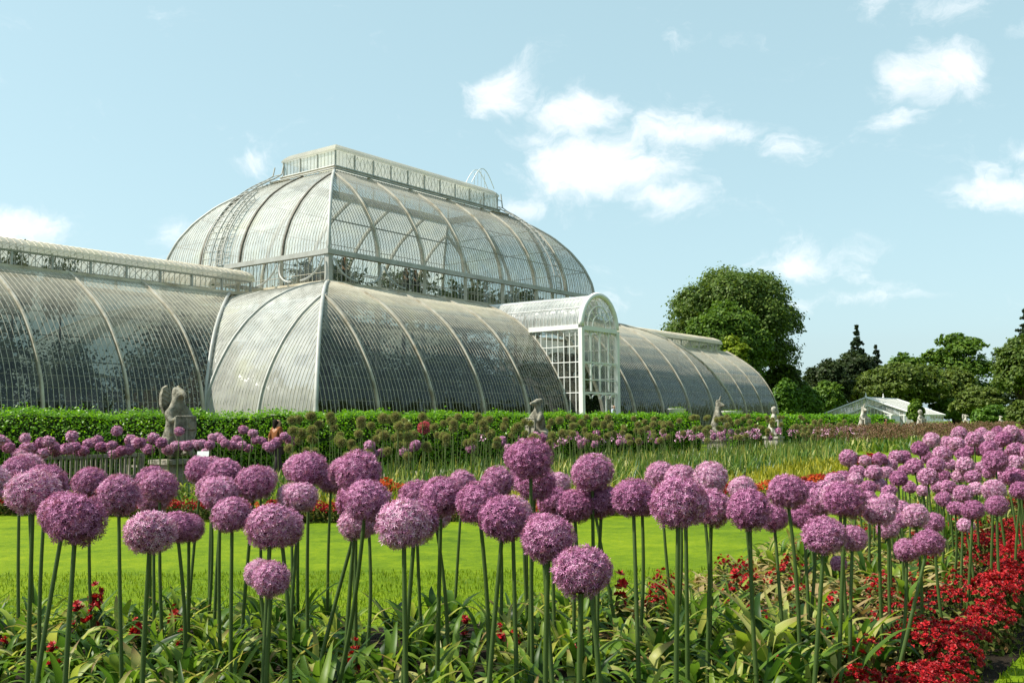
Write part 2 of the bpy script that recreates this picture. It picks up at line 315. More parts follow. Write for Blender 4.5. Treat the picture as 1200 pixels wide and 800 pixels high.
cy.use_denoising = True; cy.caustics_reflective = False; cy.caustics_refractive = False
try: cy.denoiser = 'OPENIMAGEDENOISE'
except Exception: pass

# ------------------------------------------------------------------ ground
def sheet(name, poly, z, mat, label=None):
    me = bpy.data.meshes.new(name); me.from_pydata([(x, y, z) for x, y in poly], [], [tuple(range(len(poly)))]); me.update()
    o = mesh_obj(name, me, mat); return tag(o, label, None, None, 'structure')
ring = [(900 * math.cos(a), 300 + 900 * math.sin(a)) for a in np.linspace(0, 2 * PI, 48, endpoint=False)]
sheet('lawn', ring, 0, M['lawn'], 'bright mown lawn between the flower beds')
NEAR_BED = [(-6.5, 1.2), (-6.6, 7.4), (-4.6, 7.9), (-1.0, 7.7), (.5, 7.9), (1.9, 9.6), (3.3, 11.8), (7.6, 18.6), (13.5, 28.5), (20.6, 40), (23.6, 39), (16.4, 28), (9.9, 17.2), (5.85, 10.6), (3.95, 7.55), (3.44, 6.83), (2.87, 6.06), (2.2, 5.15), (1.2, 1.2)]
FAR_BED = [(-13.8, 17.6), (-11, 18.0), (-7.6, 17.5), (-4, 15.9), (.5, 16.1), (3.3, 18.4), (6.4, 21.4), (7.5, 24), (10, 30), (15.4, 44), (15.0, 52.5), (-.3, 31.3), (-7.35, 22.2), (-12, 17.6)]
sheet('flower_bed_soil', NEAR_BED, .004, M['soil'], 'dark soil of the near flower bed')
sheet('flower_bed_soil', FAR_BED, .004, M['soil'], 'dark soil of the far flower bed')
p = [gd(-9, .7), gd(78, .7), gd(78, -1.9), gd(-9, -1.9)]
sheet('path', [(q.x, q.y) for q in p], .006, M['gravel'], 'gravel path along the hedge')
def inside(x, y, poly):
    c = False; j = len(poly) - 1
    for i in range(len(poly)):
        xi, yi = poly[i]; xj, yj = poly[j]
        if (yi > y) != (yj > y) and x < (xj - xi) * (y - yi) / (yj - yi) + xi: c = not c
        j = i
    return c

# ------------------------------------------------------------------ palm house
BAY = 3.81; L = 5.5 * BAY; W = 15.24; AI = 7.72
AIS = [(0, .9), (.05, 2.0), (.3, 3.1), (.8, 4.25), (1.55, 5.5), (2.48, 6.6), (3.62, 7.55), (5.0, 8.3), (6.4, 8.8), (7.72, 9.05)]
WNG = [(0, .9), (.04, 2.0), (.28, 3.3), (.66, 4.25), (1.22, 5.25), (1.92, 6.2), (2.8, 7.03), (3.88, 7.8), (4.8, 8.4), (5.6, 8.8)]
DOM = [(0, 10.75), (.14, 11.8), (.58, 13.0), (1.28, 14.15), (2.2, 15.2), (3.25, 16.0), (4.25, 16.6), (4.75, 16.85)]
def fine(prof, n=120):
    t = np.array([p[0] for p in prof]); z = np.array([p[1] for p in prof]); s = np.concatenate([[0], np.cumsum(np.hypot(np.diff(t), np.diff(z)))])
    # smooth through the points with a Catmull-like cubic
    S = np.linspace(0, s[-1], n); T = np.interp(S, s, t); Z = np.interp(S, s, z)
    k = np.hanning(17); k /= k.sum()
    for A in (T, Z):
        P = np.concatenate([2 * A[0] - A[8:0:-1], A, 2 * A[-1] - A[-2:-10:-1]]); A[:] = np.convolve(P, k, 'valid')
    return T, Z, S
PF = {id(p): fine(p) for p in (AIS, WNG, DOM)}
palm_house = empty('palm_house', (BLOC[0], BLOC[1], 0), YAW)
tag(palm_house, 'huge Victorian palm house of curved glass and cream iron ribs behind the hedge', 'glasshouse')
PH = palm_house
def cut(prof, a, lo, hi):
    T, Z, S = PF[id(prof)]; ok = [(lo(t) <= a + 1e-6 and a - 1e-6 <= hi(t)) for t in T]
    idx = [i for i, o in enumerate(ok) if o]
    return (idx[0], idx[-1]) if len(idx) > 2 else None
def strip(mb, prof, mp, a, i0, i1, w_, h0, h1, n=14):
    T, Z, S = PF[id(prof)]; ii = np.unique(np.linspace(i0, i1, n).round().astype(int)); vs = []
    dT = np.gradient(T); dZ = np.gradient(Z)
    for i in ii:
        l = math.hypot(dT[i], dZ[i]); nt_, nz = -dZ[i] / l, dT[i] / l
        for s_, h in ((-1, h0), (1, h0), (1, h1), (-1, h1)): vs.append(mp(a + s_ * w_ / 2, T[i] + nt_ * h, Z[i] + nz * h))
    m = len(ii); fs = [(j * 4 + k, j * 4 + (k + 1) % 4, (j + 1) * 4 + (k + 1) % 4, (j + 1) * 4 + k) for j in range(m - 1) for k in range(4)]
    fs += [(3, 2, 1, 0), tuple((m - 1) * 4 + k for k in range(4))]
    mb.add(vs, fs)
def panel(prof, mp, a0, a1, lo, hi, gmat, name='glass_bay', spacing=.24, purlins=(.34, .6), n=26, barmat='bar', bw_=.018):
    T, Z, S = PF[id(prof)]; ii = np.linspace(0, len(T) - 1, n).round().astype(int); vs = []; uv = []; fs = []; prev = None
    for i in ii:
        x0, x1 = max(a0, lo(T[i])), min(a1, hi(T[i]))
        if x1 < x0: x0 = x1 = (x0 + x1) / 2 if False else min(max(x0, a0), a1)
        vs += [mp(x0, T[i], Z[i]), mp(x1, T[i], Z[i])]; uv += [(x0, S[i]), (x1, S[i])]
        b = len(vs) - 2
        if prev is not None and not (prev[1] <= prev[0] and x1 <= x0): fs.append((b - 2, b - 1, b + 1, b))
        prev = (x0, x1)
    used = sorted({i for f in fs for i in f}); im = {i: j for j, i in enumerate(used)}
    mb = MB(); mb.add([vs[i] for i in used], [tuple(im[i] for i in f) for f in fs]); mb.uv = [uv[i] for i in used]; g = mb.build(name, gmat, PH, smooth=True)
    if not spacing: return g
    bars = MB(); k = max(1, round((a1 - a0) / spacing))
    for j in range(1, k):
        a = a0 + (a1 - a0) * j / k; c = cut(prof, a, lo, hi)
        if c: strip(bars, prof, mp, a, c[0], c[1], bw_, -.006, .018)
    for q in purlins:
        i = int(q * (len(T) - 1)); x0, x1 = max(a0, lo(T[i])), min(a1, hi(T[i]))
        if x1 - x0 > .3: bars.tube([mp(x0, T[i] + .06, Z[i] - .03), mp(x1, T[i] + .06, Z[i] - .03)], .028, 5)
    if bars.v: bars.build('glazing_bars', M[barmat], g)
    return g
def rib(prof, mp, a, lo, hi, w_=.085, h0=-.10, h1=.09, mat='iron'):
    c = cut(prof, a, lo, hi)
    if not c: return
    mb = MB(); strip(mb, prof, mp, a, c[0], c[1], w_, h0, h1, 22); mb.build('rib', M[mat], PH)
def hip(prof, f, name='hip_rib', w_=.10, mat='iron'):
    T, Z, S = PF[id(prof)]; ii = np.linspace(0, len(T) - 1, 24).round().astype(int)
    MB().tube([f(T[i], Z[i]) for i in ii], w_, 8).build(name, M[mat], PH, smooth=True)
inf = lambda t: 1e9
# lower ring of the centre: front, back, south and north faces
mF = lambda a, t, z: (a, -W + t, z); mK = lambda a, t, z: (a, W - t, z); mS = lambda a, t, z: (-L + t, a, z); mN = lambda a, t, z: (L - t, a, z)
loF = lambda t: -L + t; hiF = lambda t: L - t
for k in range(11):
    if k != 5: panel(AIS, mF, -L + BAY * k, -L + BAY * (k + 1), loF, hiF, M['glass'])
for k in range(1, 11): rib(AIS, mF, -L + BAY * k, loF, hiF)
panel(AIS, mK, -L, L, loF, hiF, M['glass'], spacing=.6)
for s_ in (-1, 1):
    mp = mS if s_ < 0 else mN
    for q in (0, 1, 2, 3):
        a0 = -W + BAY * q; a1 = a0 + BAY
        panel(AIS, mp, a0, a1, lambda t: -W + t, lambda t: -7.62 + t, M['glass_south'] if s_ < 0 else M['glass'])
    rib(AIS, mp, -W + BAY, lambda t: -W + t, lambda t: -7.62 + t, mat='greyiron')
    rib(AIS, mp, -W + 2 * BAY + .12, lambda t: -W + t, lambda t: -7.5 + t, mat='greyiron')
    panel(AIS, mp, 7.62, W, lambda t: 7.62 - t, lambda t: W - t, M['glass_south'] if s_ < 0 else M['glass'], spacing=.48)
    hip(AIS, lambda t, z: (s_ * (L - t), -W + t, z), mat='greyiron' if s_ < 0 else 'iron'); hip(AIS, lambda t, z: (s_ * (L - t), W - t, z))
    hip(WNG, lambda t, z: (s_ * (L - t), -7.62 + t, z), 'valley_rib', .09, 'greyiron')
# wings
NW = 7
for s_ in (-1, 1):
    for side in (-1, 1):
        mp = (lambda a, t, z: (s_ * a, -7.62 + t, z)) if side < 0 else (lambda a, t, z: (s_ * a, 7.62 - t, z))
        lo_ = lambda t: L - t; hi_ = lambda t: L + BAY * NW
        panel(WNG, mp, L - 5.6, L, lo_, hi_, M['glass'], spacing=.24 if side < 0 else .6)
        if side < 0:
            for k in range(NW): panel(WNG, mp, L + BAY * k, L + BAY * (k + 1), lo_, hi_, M['glass'])
            for k in range(0, NW + 1): rib(WNG, mp, L + BAY * k, lo_, hi_)
        else: panel(WNG, mp, L, L + BAY * NW, lo_, hi_, M['glass'], spacing=.6)
    # end wall, a flat glazed wall under the curve
    T, Z, S = PF[id(WNG)]; xe = s_ * (L + BAY * NW - .05)
    vs = [(xe, -7.62 + T[i], Z[i]) for i in range(0, 120, 6)] + [(xe, 7.62 - T[i], Z[i]) for i in range(114, -1, -6)]
    mb = MB(); mb.add(vs, [tuple(range(len(vs)))]); mb.uv = [(v[1], v[2]) for v in vs]; g = mb.build('end_wall', M['glass'], PH)
    bars = MB()
    for y in np.arange(-7.2, 7.21, .45):
        z = float(np.interp(7.62 - abs(y), T, Z)); bars.box((xe, y, (z + .9) / 2), (.06, .04, z - .9))
    bars.build('glazing_bars', M['bar'], g)
    # lantern along the ridge of the wing
    xa, xb = sorted((s_ * (13.95 if s_ < 0 else 20.5), s_ * 46.4)); ln = MB()
    lt = empty('wing_lantern'); lt.parent = PH
    for y in (-2.0, 2.0):
        gm = MB(); gm.add([(xa, y, 8.78), (xb, y, 8.78), (xb, y, 9.45), (xa, y, 9.45)], [(0, 1, 2, 3)]); gm.uv = [(xa, 0), (xb, 0), (xb, .4), (xa, .4)]; gm.build('lantern_glass', M['glass_clear'], lt)
        bars = MB(); kk = 0
        for x in np.arange(xa, xb, .32): bars.box((x, y, 9.1), (.02, .03, .7))
        for x in np.arange(xa, xb, BAY / 2): bars.box((x, y + (-.02 if y < 0 else .02), 9.1), (.09, .10, .72))
        for k in range(int((xb - xa) / .64)):
            x = xa + .64 * k
            if (x - xa) > 6 and s_ < 0 and x > -20: continue
            d_ = -.05 if y < 0 else .05
            bars.tube([(x, y + d_, 8.85), (x + .64, y + d_, 9.42)], .014, 4); bars.tube([(x + .64, y + d_ * 1.3, 8.85), (x, y + d_ * 1.3, 9.42)], .014, 4)
        bars.box(((xa + xb) / 2, y, 9.47), (xb - xa, .16, .08)); bars.build('lantern_bars', M['greyiron'], lt)
        MB().box(((xa + xb) / 2, y * 1.08, 8.70), (xb - xa, .34, .16)).build('lantern_kerb', M['lead'], lt)
    rf = MB(); an = np.linspace(0, PI, 21); vs = []
    for x in (xa - .12, xb + .12):
        for a in an: vs.append((x, -2.16 * math.cos(a), 9.50 + .78 * math.sin(a) ** .8))
    rf.add(vs, [(i, i + 1, 21 + i + 1, 21 + i) for i in range(20)] + [tuple(range(20, -1, -1)), tuple(range(21, 42))])
    rf.uv = [(v[0], v[1]) for v in rf.v]; r_ = rf.build('lantern_roof', M['roofglass'], lt, smooth=False)
    rb = MB()
    for x in np.arange(xa, xb, .32):
        rb.tube([(x, -2.17 * math.cos(a), 9.505 + .79 * math.sin(a) ** .8) for a in an[::2]], .016, 4)
    rb.build('roof_seams', M['lead'], r_)
    # plinth of the wing
    MB().box((s_ * (L + BAY * NW / 2), -7.62, .45), (BAY * NW, .35, .9)).build('plinth', M['brick'], PH)
    MB().box((s_ * (L + BAY * NW / 2), 7.62, .45), (BAY * NW, .35, .9)).build('plinth', M['brick'], PH)
pl = MB(); pl.box((-L / 2 - 1.3, -W, .45), (L - 2.6, .4, .9)); pl.box((L / 2 + 1.3, -W, .45), (L - 2.6, .4, .9)); pl.box((0, W, .45), (2 * L, .4, .9))
for s_ in (-1, 1):
    for q in (-1, 1): pl.box((s_ * L, q * (7.62 + W) / 2, .45), (.4, W - 7.62 - .45, .9))
pl.build('plinth', M['brick'], PH)
# inner floor, and gallery floor round the clerestory
MB().box((0, 0, .05), (2 * L - .5, 2 * W - .5, .1)).build('interior_floor', M['floor'], PH)
for s_ in (-1, 1): MB().box((s_ * (L + BAY * NW / 2 - .2), 0, .045), (BAY * NW, 14.8, .09)).build('interior_floor', M['floor'], PH)
XC, YC = L - AI, W - AI
gal = MB()
for q in (-1, 1): gal.box((0, q * (YC - .7), 9.0), (2 * XC, 1.2, .08)); gal.box((q * (XC - .7), 0, 9.0), (1.2, 2 * YC - 2.6, .08))
for q in (-1, 1):
    gal.tube([(-XC + 1.3, q * (YC - 1.3), 10.0), (XC - 1.3, q * (YC - 1.3), 10.0)], .03, 5)
gal.build('gallery', M['greyiron'], PH)
for k in range(8):
    for q in (-1, 1): MB().tube([(-XC + 2 * XC * k / 7, q * (YC - .1), .1), (-XC + 2 * XC * k / 7, q * (YC - .1), 9.0)], .12, 8).build('inner_column', M['greyiron'], PH)
# clerestory
def clere(mp, a0, a1, nb, front):
    stp = (a1 - a0) / nb
    for k in range(nb):
        x0, x1 = a0 + stp * k, a0 + stp * (k + 1)
        mb = MB(); mb.add([mp(x0, 0, 9.15), mp(x1, 0, 9.15), mp(x1, 0, 10.5), mp(x0, 0, 10.5)], [(0, 1, 2, 3)]); mb.uv = [(x0, 0), (x1, 0), (x1, .5), (x0, .5)]
        g = mb.build('clerestory_window', M['glass_clear'], PH); b = MB(); n = 12
        for j in range(1, n):
            x = x0 + stp * j / n; t_ = .045 if j % 4 == 0 else .026; b.tube([mp(x, -.01, 9.1), mp(x, -.01, 10.55)], t_ * .8, 4)
        b.tube([mp(x0, -.02, 9.62), mp(x1, -.02, 9.62)], .016, 4)
        b.build('glazing_bars', M['bar'], g)
    for k in range(nb + 1):
        x = a0 + stp * k; ins = .10 if 0 < k < nb else 0
        if 0 < k < nb: MB().tube([mp(x, -.05, 9.0), mp(x, -.05, 10.6)], .15, 4).build('post', M['iron'], PH)
        if front:
            for s_ in (-1, 1):
                if (k == 0 and s_ < 0) or (k == nb and s_ > 0): continue
                if k not in (0, 1, nb) : continue
                pts = [mp(x + s_ * (.15 + 1.35 * (1 - math.cos(u))), -.28 - .35 * math.sin(u), 10.35 - 1.15 * math.sin(u)) for u in np.linspace(0, PI / 2, 10)]
                MB().tube(pts, .055, 6).build('scroll_bracket', M['greyiron'], PH)
    return
clere(lambda a, t, z: (a, -YC + t, z), -XC, XC, 7, True); clere(lambda a, t, z: (a, YC - t, z), -XC, XC, 7, False)
clere(lambda a, t, z: (-XC + t, a, z), -YC, YC, 4, True); clere(lambda a, t, z: (XC - t, a, z), -YC, YC, 4, False)
for a in (-1, 1):
    for b in (-1, 1): MB().box((a * XC, b * YC, 9.85), (.3, .3, 1.75)).build('post', M['greyiron'], PH)
bm_ = MB()
for q in (-1, 1):
    bm_.box((0, q * (YC + .05), 10.70), (2 * XC + .5, .34, .26)); bm_.box((q * (XC + .05), 0, 10.70), (.34, 2 * YC - .24, .26))
bm_.build('gutter_beam', M['greyiron'], PH)
sl_ = MB()
for q in (-1, 1): sl_.box((0, q * (YC + .1), 9.06), (2 * XC + .4, .30, .16)); sl_.box((q * (XC + .1), 0, 9.06), (.30, 2 * YC - .1, .16))
sl_.build('sill_beam', M['lead'], PH)
# upper dome
dF = lambda a, t, z: (a, -YC + t, z); dK = lambda a, t, z: (a, YC - t, z); dS = lambda a, t, z: (-XC + t, a, z); dN = lambda a, t, z: (XC - t, a, z)
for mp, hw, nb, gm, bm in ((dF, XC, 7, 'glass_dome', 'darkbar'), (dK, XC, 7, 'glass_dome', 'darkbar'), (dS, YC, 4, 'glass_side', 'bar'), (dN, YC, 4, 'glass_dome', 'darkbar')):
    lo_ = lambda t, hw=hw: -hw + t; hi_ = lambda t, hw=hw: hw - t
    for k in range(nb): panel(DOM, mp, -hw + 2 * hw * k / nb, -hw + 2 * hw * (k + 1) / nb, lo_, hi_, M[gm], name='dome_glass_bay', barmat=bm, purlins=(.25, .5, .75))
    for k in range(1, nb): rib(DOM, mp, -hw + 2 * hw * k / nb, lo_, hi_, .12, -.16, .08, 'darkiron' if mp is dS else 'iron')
for a in (-1, 1):
    for b in (-1, 1): hip(DOM, lambda t, z: (a * (XC - t), b * (YC - t), z), mat='greyiron')
# sheet collar, gutter rails and top lantern
def collar(name, t0, z0, t1, z1, mat):
    vs = [];
    for t, z in ((t0, z0), (t1, z1)):
        for a, b in ((-1, -1), (1, -1), (1, 1), (-1, 1)): vs.append((a * (XC - t), b * (YC - t), z))
    MB().add(vs, [(k, (k + 1) % 4, 4 + (k + 1) % 4, 4 + k) for k in range(4)]).build(name, M[mat], PH)
collar('collar', 4.62, 16.86, 5.14, 17.22, 'lead')
rl = MB()
for t, z, r in ((4.55, 16.90, .05), (5.0, 17.22, .06)):
    c = [(-(XC - t), -(YC - t), z), ((XC - t), -(YC - t), z), ((XC - t), (YC - t), z), (-(XC - t), (YC - t), z)]
    for k in range(4): rl.tube([c[k], c[(k + 1) % 4]], r, 6)
rl.build('collar_rail', M['greyiron'], PH)
lx, ly = XC - 5.18, YC - 5.14
lt = empty('lantern'); lt.parent = PH
for (n_, c0, c1) in (('f', (-lx, -ly), (lx, -ly)), ('k', (lx, ly), (-lx, ly)), ('s', (-lx, ly), (-lx, -ly)), ('n', (lx, -ly), (lx, ly))):
    ln_ = math.hypot(c1[0] - c0[0], c1[1] - c0[1]); dx, dy = (c1[0] - c0[0]) / ln_, (c1[1] - c0[1]) / ln_
    pt = lambda s_, z, o=0: (c0[0] + dx * s_ + dy * o, c0[1] + dy * s_ - dx * o, z)
    mb = MB(); mb.add([pt(0, 17.2), pt(ln_, 17.2), pt(ln_, 18.22), pt(0, 18.22)], [(0, 1, 2, 3)]); mb.uv = [(0, 0), (ln_, 0), (ln_, .5), (0, .5)]
    mb.build('lantern_glass', M['glass_side'] if n_ in 'sn' else M['glass_clear'], lt)
    b = MB(); k = int(ln_ / .3)
    for j in range(k + 1): b.tube([pt(ln_ * j / k, 17.2, .02), pt(ln_ * j / k, 18.22, .02)], .012, 4)
    if n_ in 'fk':
        for j in range(int((ln_ - 1.6) / .45)):
            s0 = .9 + .45 * j; b.tube([pt(s0, 17.3, .05), pt(s0 + .45, 18.15, .05)], .014, 4); b.tube([pt(s0 + .45, 17.3, .06), pt(s0, 18.15, .06)], .014, 4)
    b.build('lantern_bars', M['bar'], lt)
    k = max(2, round(ln_ / 1.6))
    for j in range(k + 1): MB().tube([pt(ln_ * j / k, 17.2, .03), pt(ln_ * j / k, 18.22, .03)], .055, 5).build('post', M['greyiron'], lt)
prf = [(-.12, 18.20), (-.12, 18.30), (-.02, 18.45), (.22, 18.66), (.6, 18.83), (1.1, 18.93), (1.7, 18.98), (2.3, 18.99)]
vs = []
for t, z in prf:
    for a, b in ((-1, -1), (1, -1), (1, 1), (-1, 1)): vs.append((a * (lx - t), b * (ly - t), z))
fs = [(i * 4 + k, i * 4 + (k + 1) % 4, (i + 1) * 4 + (k + 1) % 4, (i + 1) * 4 + k) for i in range(len(prf) - 1) for k in range(4)] + [tuple((len(prf) - 1) * 4 + k for k in range(4))]
mb = MB().add(vs, fs); mb.uv = [(v[0], v[1]) for v in vs]; mb.build('lantern_roof', M['roofglass'], lt)
# ladders that follow the dome
def ladder(mp, a, w_, f0, f1, extra=(), mat='greyiron', cage=False):
    T, Z, S = PF[id(DOM)]; i0, i1 = int(f0 * 119), int(f1 * 119); mb = MB(); dT = np.gradient(T); dZ = np.gradient(Z); P = []
    for i in np.linspace(i0, i1, 20).round().astype(int):
        l = math.hypot(dT[i], dZ[i]); P.append((T[i] - dZ[i] / l * .32, Z[i] + dT[i] / l * .32))
    P += list(extra)
    for s_ in (-1, 1): mb.tube([mp(a + s_ * w_ / 2, t, z) for t, z in P], .048, 5)
    acc_ = 0
    for j in range(len(P) - 1):
        (t0, z0), (t1, z1) = P[j], P[j + 1]; d_ = math.hypot(t1 - t0, z1 - z0); m_ = max(1, int(d_ / .42))
        for q in range(m_): u = q / m_; mb.tube([mp(a - w_ / 2, t0 + (t1 - t0) * u, z0 + (z1 - z0) * u), mp(a + w_ / 2, t0 + (t1 - t0) * u, z0 + (z1 - z0) * u)], .03, 4)
        if j % 3 == 0:
            for s_ in (-1, 1): mb.tube([mp(a + s_ * w_ / 2, t0, z0), mp(a + s_ * w_ / 2, t0 + .12, z0 - .32)], .022, 4)
    mb.build('maintenance_ladder', M[mat], PH)
ladder(dS, 2.75, .85, .02, .98, [(4.95, 17.4), (5.1, 18.0)]); ladder(dS, 1.55, .5, .02, .66)
ladder(dF, 8.1, .6, .02, .99, [(4.9, 17.4), (5.05, 18.45)])
# the steps over the lantern and small platform of the front ladder
hp = MB()
for q in (-.35, .35):
    hp.tube([(5.0 + 2.6 * u, -ly + .2 + q * .8, 18.7 + 1.25 * math.sin(PI * u)) for u in np.linspace(0, 1, 14)], .03, 5)
for u in (.25, .4, .55, .7): hp.tube([(5.0 + 2.6 * u, -ly + .2, 18.72), (5.0 + 2.6 * u, -ly + .2, 18.7 + 1.25 * math.sin(PI * u))], .025, 4)
hp.build('guard_hoop', M['white'], lt)
# ---- porch
pr = empty('porch', (0, 0, 0)); pr.parent = PH
YP, PXW, EZ = -16.15, 1.93, 6.9
def cutY(z): T, Z, S = PF[id(AIS)]; return -W + float(np.interp(z, Z, T))
fm = MB()
for s_ in (-1, 1): fm.box((s_ * PXW, YP, EZ / 2), (.26, .26, EZ))
fm.box((0, YP, EZ), (2 * PXW - .26, .22, .26)); fm.box((0, YP, 3.2), (2 * PXW - .26, .10, .10)); fm.box((0, YP, 4.95), (2 * PXW - .26, .08, .08)); fm.box((0, YP, 3.95), (2 * PXW - .26, .08, .05))
fm.build('front_frame', M['white'], pr)
ar = MB(); an = np.linspace(0, PI, 25)
ar.tube([(-(PXW + .0) * math.cos(a), YP, EZ + .1 + PXW * math.sin(a)) for a in an], .16, 8); ar.build('arch_frame', M['white'], pr, smooth=True)
fl = MB()
for r in (.72, 1.25): fl.tube([(-r * math.cos(a), YP, EZ + .12 + r * math.sin(a)) for a in an], .035, 5)
for a in np.linspace(0, PI, 8)[1:-1]: fl.tube([(-.72 * math.cos(a), YP, EZ + .12 + .72 * math.sin(a)), (-PXW * math.cos(a), YP, EZ + .12 + PXW * math.sin(a))], .025, 5)
fl.build('fanlight_bars', M['white'], pr)
vs = [(0, YP + .03, EZ + .1)] + [(-PXW * math.cos(a), YP + .03, EZ + .1 + PXW * math.sin(a)) for a in an]
mb = MB(); mb.add(vs, [(0, i, i + 1) for i in range(1, 25)]); mb.uv = [(v[0], v[2]) for v in vs]; mb.build('fanlight_glass', M['glass_clear'], pr)
mb = MB(); mb.add([(-PXW, YP + .03, 3.2), (PXW, YP + .03, 3.2), (PXW, YP + .03, EZ), (-PXW, YP + .03, EZ)], [(0, 1, 2, 3)]); mb.uv = [(0, 0), (4, 0), (4, .5), (0, .5)]; mb.build('front_glass', M['glass_clear'], pr)
mu = MB()
for j in range(1, 4):
    x = -PXW + 2 * PXW * j / 4; mu.box((x, YP, (3.25 + EZ) / 2), (.09, .09, EZ - 3.35))
for j in range(4):                                            # rounded heads of the panes
    xc = -PXW + 2 * PXW * (j + .5) / 4
    for zt in (EZ - .14, 4.9, 3.14):
        mu.tube([(xc - .40 * math.cos(a), YP, zt - .26 + .24 * math.sin(a)) for a in np.linspace(0, PI, 11)], .035, 5)
mu.build('front_mullions', M['white'], pr)
for s_ in (-1, 1):                                            # a pair of half open doors
    d = MB(); 
    for x in (.05, .88): d.box((x, 0, 1.55), (.09, .07, 3.0))
    for z in (.12, 1.1, 3.0): d.box((.465, 0, z), (.74, .065, .16 if z < 2 else .09))
    o = d.build('door', M['white'], pr); o.location = (s_ * PXW - s_ * .16, YP + .02, .05); o.rotation_euler = (0, 0, (PI - .15) if s_ > 0 else .5)
    gm = MB(); gm.add([(.1, 0, .2), (.84, 0, .2), (.84, 0, 2.95), (.1, 0, 2.95)], [(0, 1, 2, 3)]); gm.uv = [(0, 0), (1, 0), (1, .5), (0, .5)]; gm.build('door_glass', M['glass_clear'], o)
    gm = MB(); gm.tube([(.82, -.06, 1.25), (.82, -.06, 1.5)], .02, 6); gm.build('handle', M['darkiron'], o)
    # side walls
    x = s_ * PXW; wl = MB(); zs = np.linspace(.1, EZ, 16)
    vs = [(x, YP + .12, z) for z in zs] + [(x, cutY(max(z, .9)) , z) for z in zs]
    wl.add(vs, [(i, i + 1, 17 + i, 16 + i) for i in range(15)]); wl.uv = [(v[1], v[2]) for v in vs]; g = wl.build('side_glass', M['glass_clear'], pr)
    b = MB()
    for y in np.arange(YP + .4, -11.6, .4):
        T, Z, S = PF[id(AIS)]; z0 = .9 if y < -W else float(np.interp(y + W, T, Z))
        if z0 < EZ - .1: b.box((x, y, (z0 + EZ) / 2), (.05, .04, EZ - z0))
    for z in (3.2, 4.1, 4.95, 5.85): y1 = cutY(z); b.box((x, (YP + y1) / 2, z), (.06, y1 - YP, .05))
    b.build('side_bars', M['white'], g)
    MB().box((x, (YP + cutY(EZ)) / 2, EZ + .06), (.24, cutY(EZ) - YP - .25, .28)).build('eave_beam', M['white'], pr)
ys = (YP + .1, -8.2); vs = []; uv = []
for y in ys:
    for a in an: vs.append((-PXW * math.cos(a), y, EZ + .1 + PXW * math.sin(a))); uv.append((y, a * 1.2))
mb = MB(); mb.add(vs, [(i, i + 1, 26 + i, 25 + i) for i in range(24)]); mb.uv = uv
vg = mb.build('vault_glass', M['glass_side'], pr, smooth=True); b = MB()
for y in np.arange(YP + .3, -8.3, .26): b.tube([(-(PXW + .02) * math.cos(a), y, EZ + .1 + (PXW + .02) * math.sin(a)) for a in an[::2]], .02, 4)
for a in (.6, 1.1, PI - .6, PI - 1.1): b.tube([(-(PXW + .02) * math.cos(a), YP, EZ + .1 + (PXW + .02) * math.sin(a)), (-(PXW + .02) * math.cos(a), -8.2, EZ + .1 + (PXW + .02) * math.sin(a))], .02, 4)
b.build('vault_bars', M['white'], vg)
MB().box((0, YP - 1.25, .39), (5, 2.2, .78)).build('porch_step', M['brick'], pr)

# ------------------------------------------------------------------ plants under the glass
def frond_palm(seed, H, nf=16, FL=2.6):
    rg = np.random.default_rng(seed); tr = MB(); tr.tube([(0, 0, 0), (.08, .03, H * .5), (.02, 0, H)], [.22, .17, .14], 7)
    V = []
    for k in range(nf):
        a = 2 * PI * k / nf + rg.uniform(-.2, .2); e0 = rg.uniform(.2, 1.25); fl = FL * rg.uniform(.75, 1.1); p = np.array([0, 0, H]); e = e0
        h = np.array([math.cos(a), math.sin(a), 0]); side = np.array([-h[1], h[0], 0])
        for j in range(22):
            d = h * math.cos(e) + np.array([0, 0, 1]) * math.sin(e); p = p + d * fl / 22; e -= .085
            ll = .55 * math.sin(PI * (j + 2) / 25) * FL / 2.6 + .1
            for s_ in (-1, 1):
                q = unit(side * s_ + d * .5 + np.array([0, 0, -.35 + rg.uniform(-.2, .2)])); wv = d * .045
                V.append([p - wv, p + wv, p + q * ll + wv * .3, p + q * ll - wv * .3])
    return tr.mesh('trunk', True), np_quads('fronds', np.array(V))
def shrub_mesh(seed, n, R, H, ls=.28):
    rg = np.random.default_rng(seed); k = n // 14; c = rg.normal(size=(k, 3)); c = unit(c) * rg.uniform(.3, 1, (k, 1)) ** .5; c[:, 2] = np.abs(c[:, 2] * 1.0); c[:, 2] = (c[:, 2] * .9 + .1)
    c = c * np.array([R, R, H]); C = np.repeat(c, 14, 0) + rg.normal(size=(k * 14, 3)) * .3; Nn = unit(rg.normal(size=C.shape) + np.array([0, 0, .9]))
    return np_quads('foliage', leaf_quads(C, Nn, rg.uniform(.7, 1.4, len(C)) * ls, ls * .5, rg))
palms = [frond_palm(s, h) for s, h in ((1, 3.4), (2, 4.6), (3, 5.6))]; tallp = [frond_palm(9, 9.2, 18, 3.0), frond_palm(10, 8.4, 18, 3.2)]
shrubs = [shrub_mesh(s, 4600, 1.7, h, .15) for s, h in ((21, 3.6), (22, 4.8), (23, 5.6))]
stemm = MB().tube([(0, 0, 0), (.05, 0, 1.2), (0, .04, 2.4)], [.09, .07, .04], 6).mesh('stem', True)
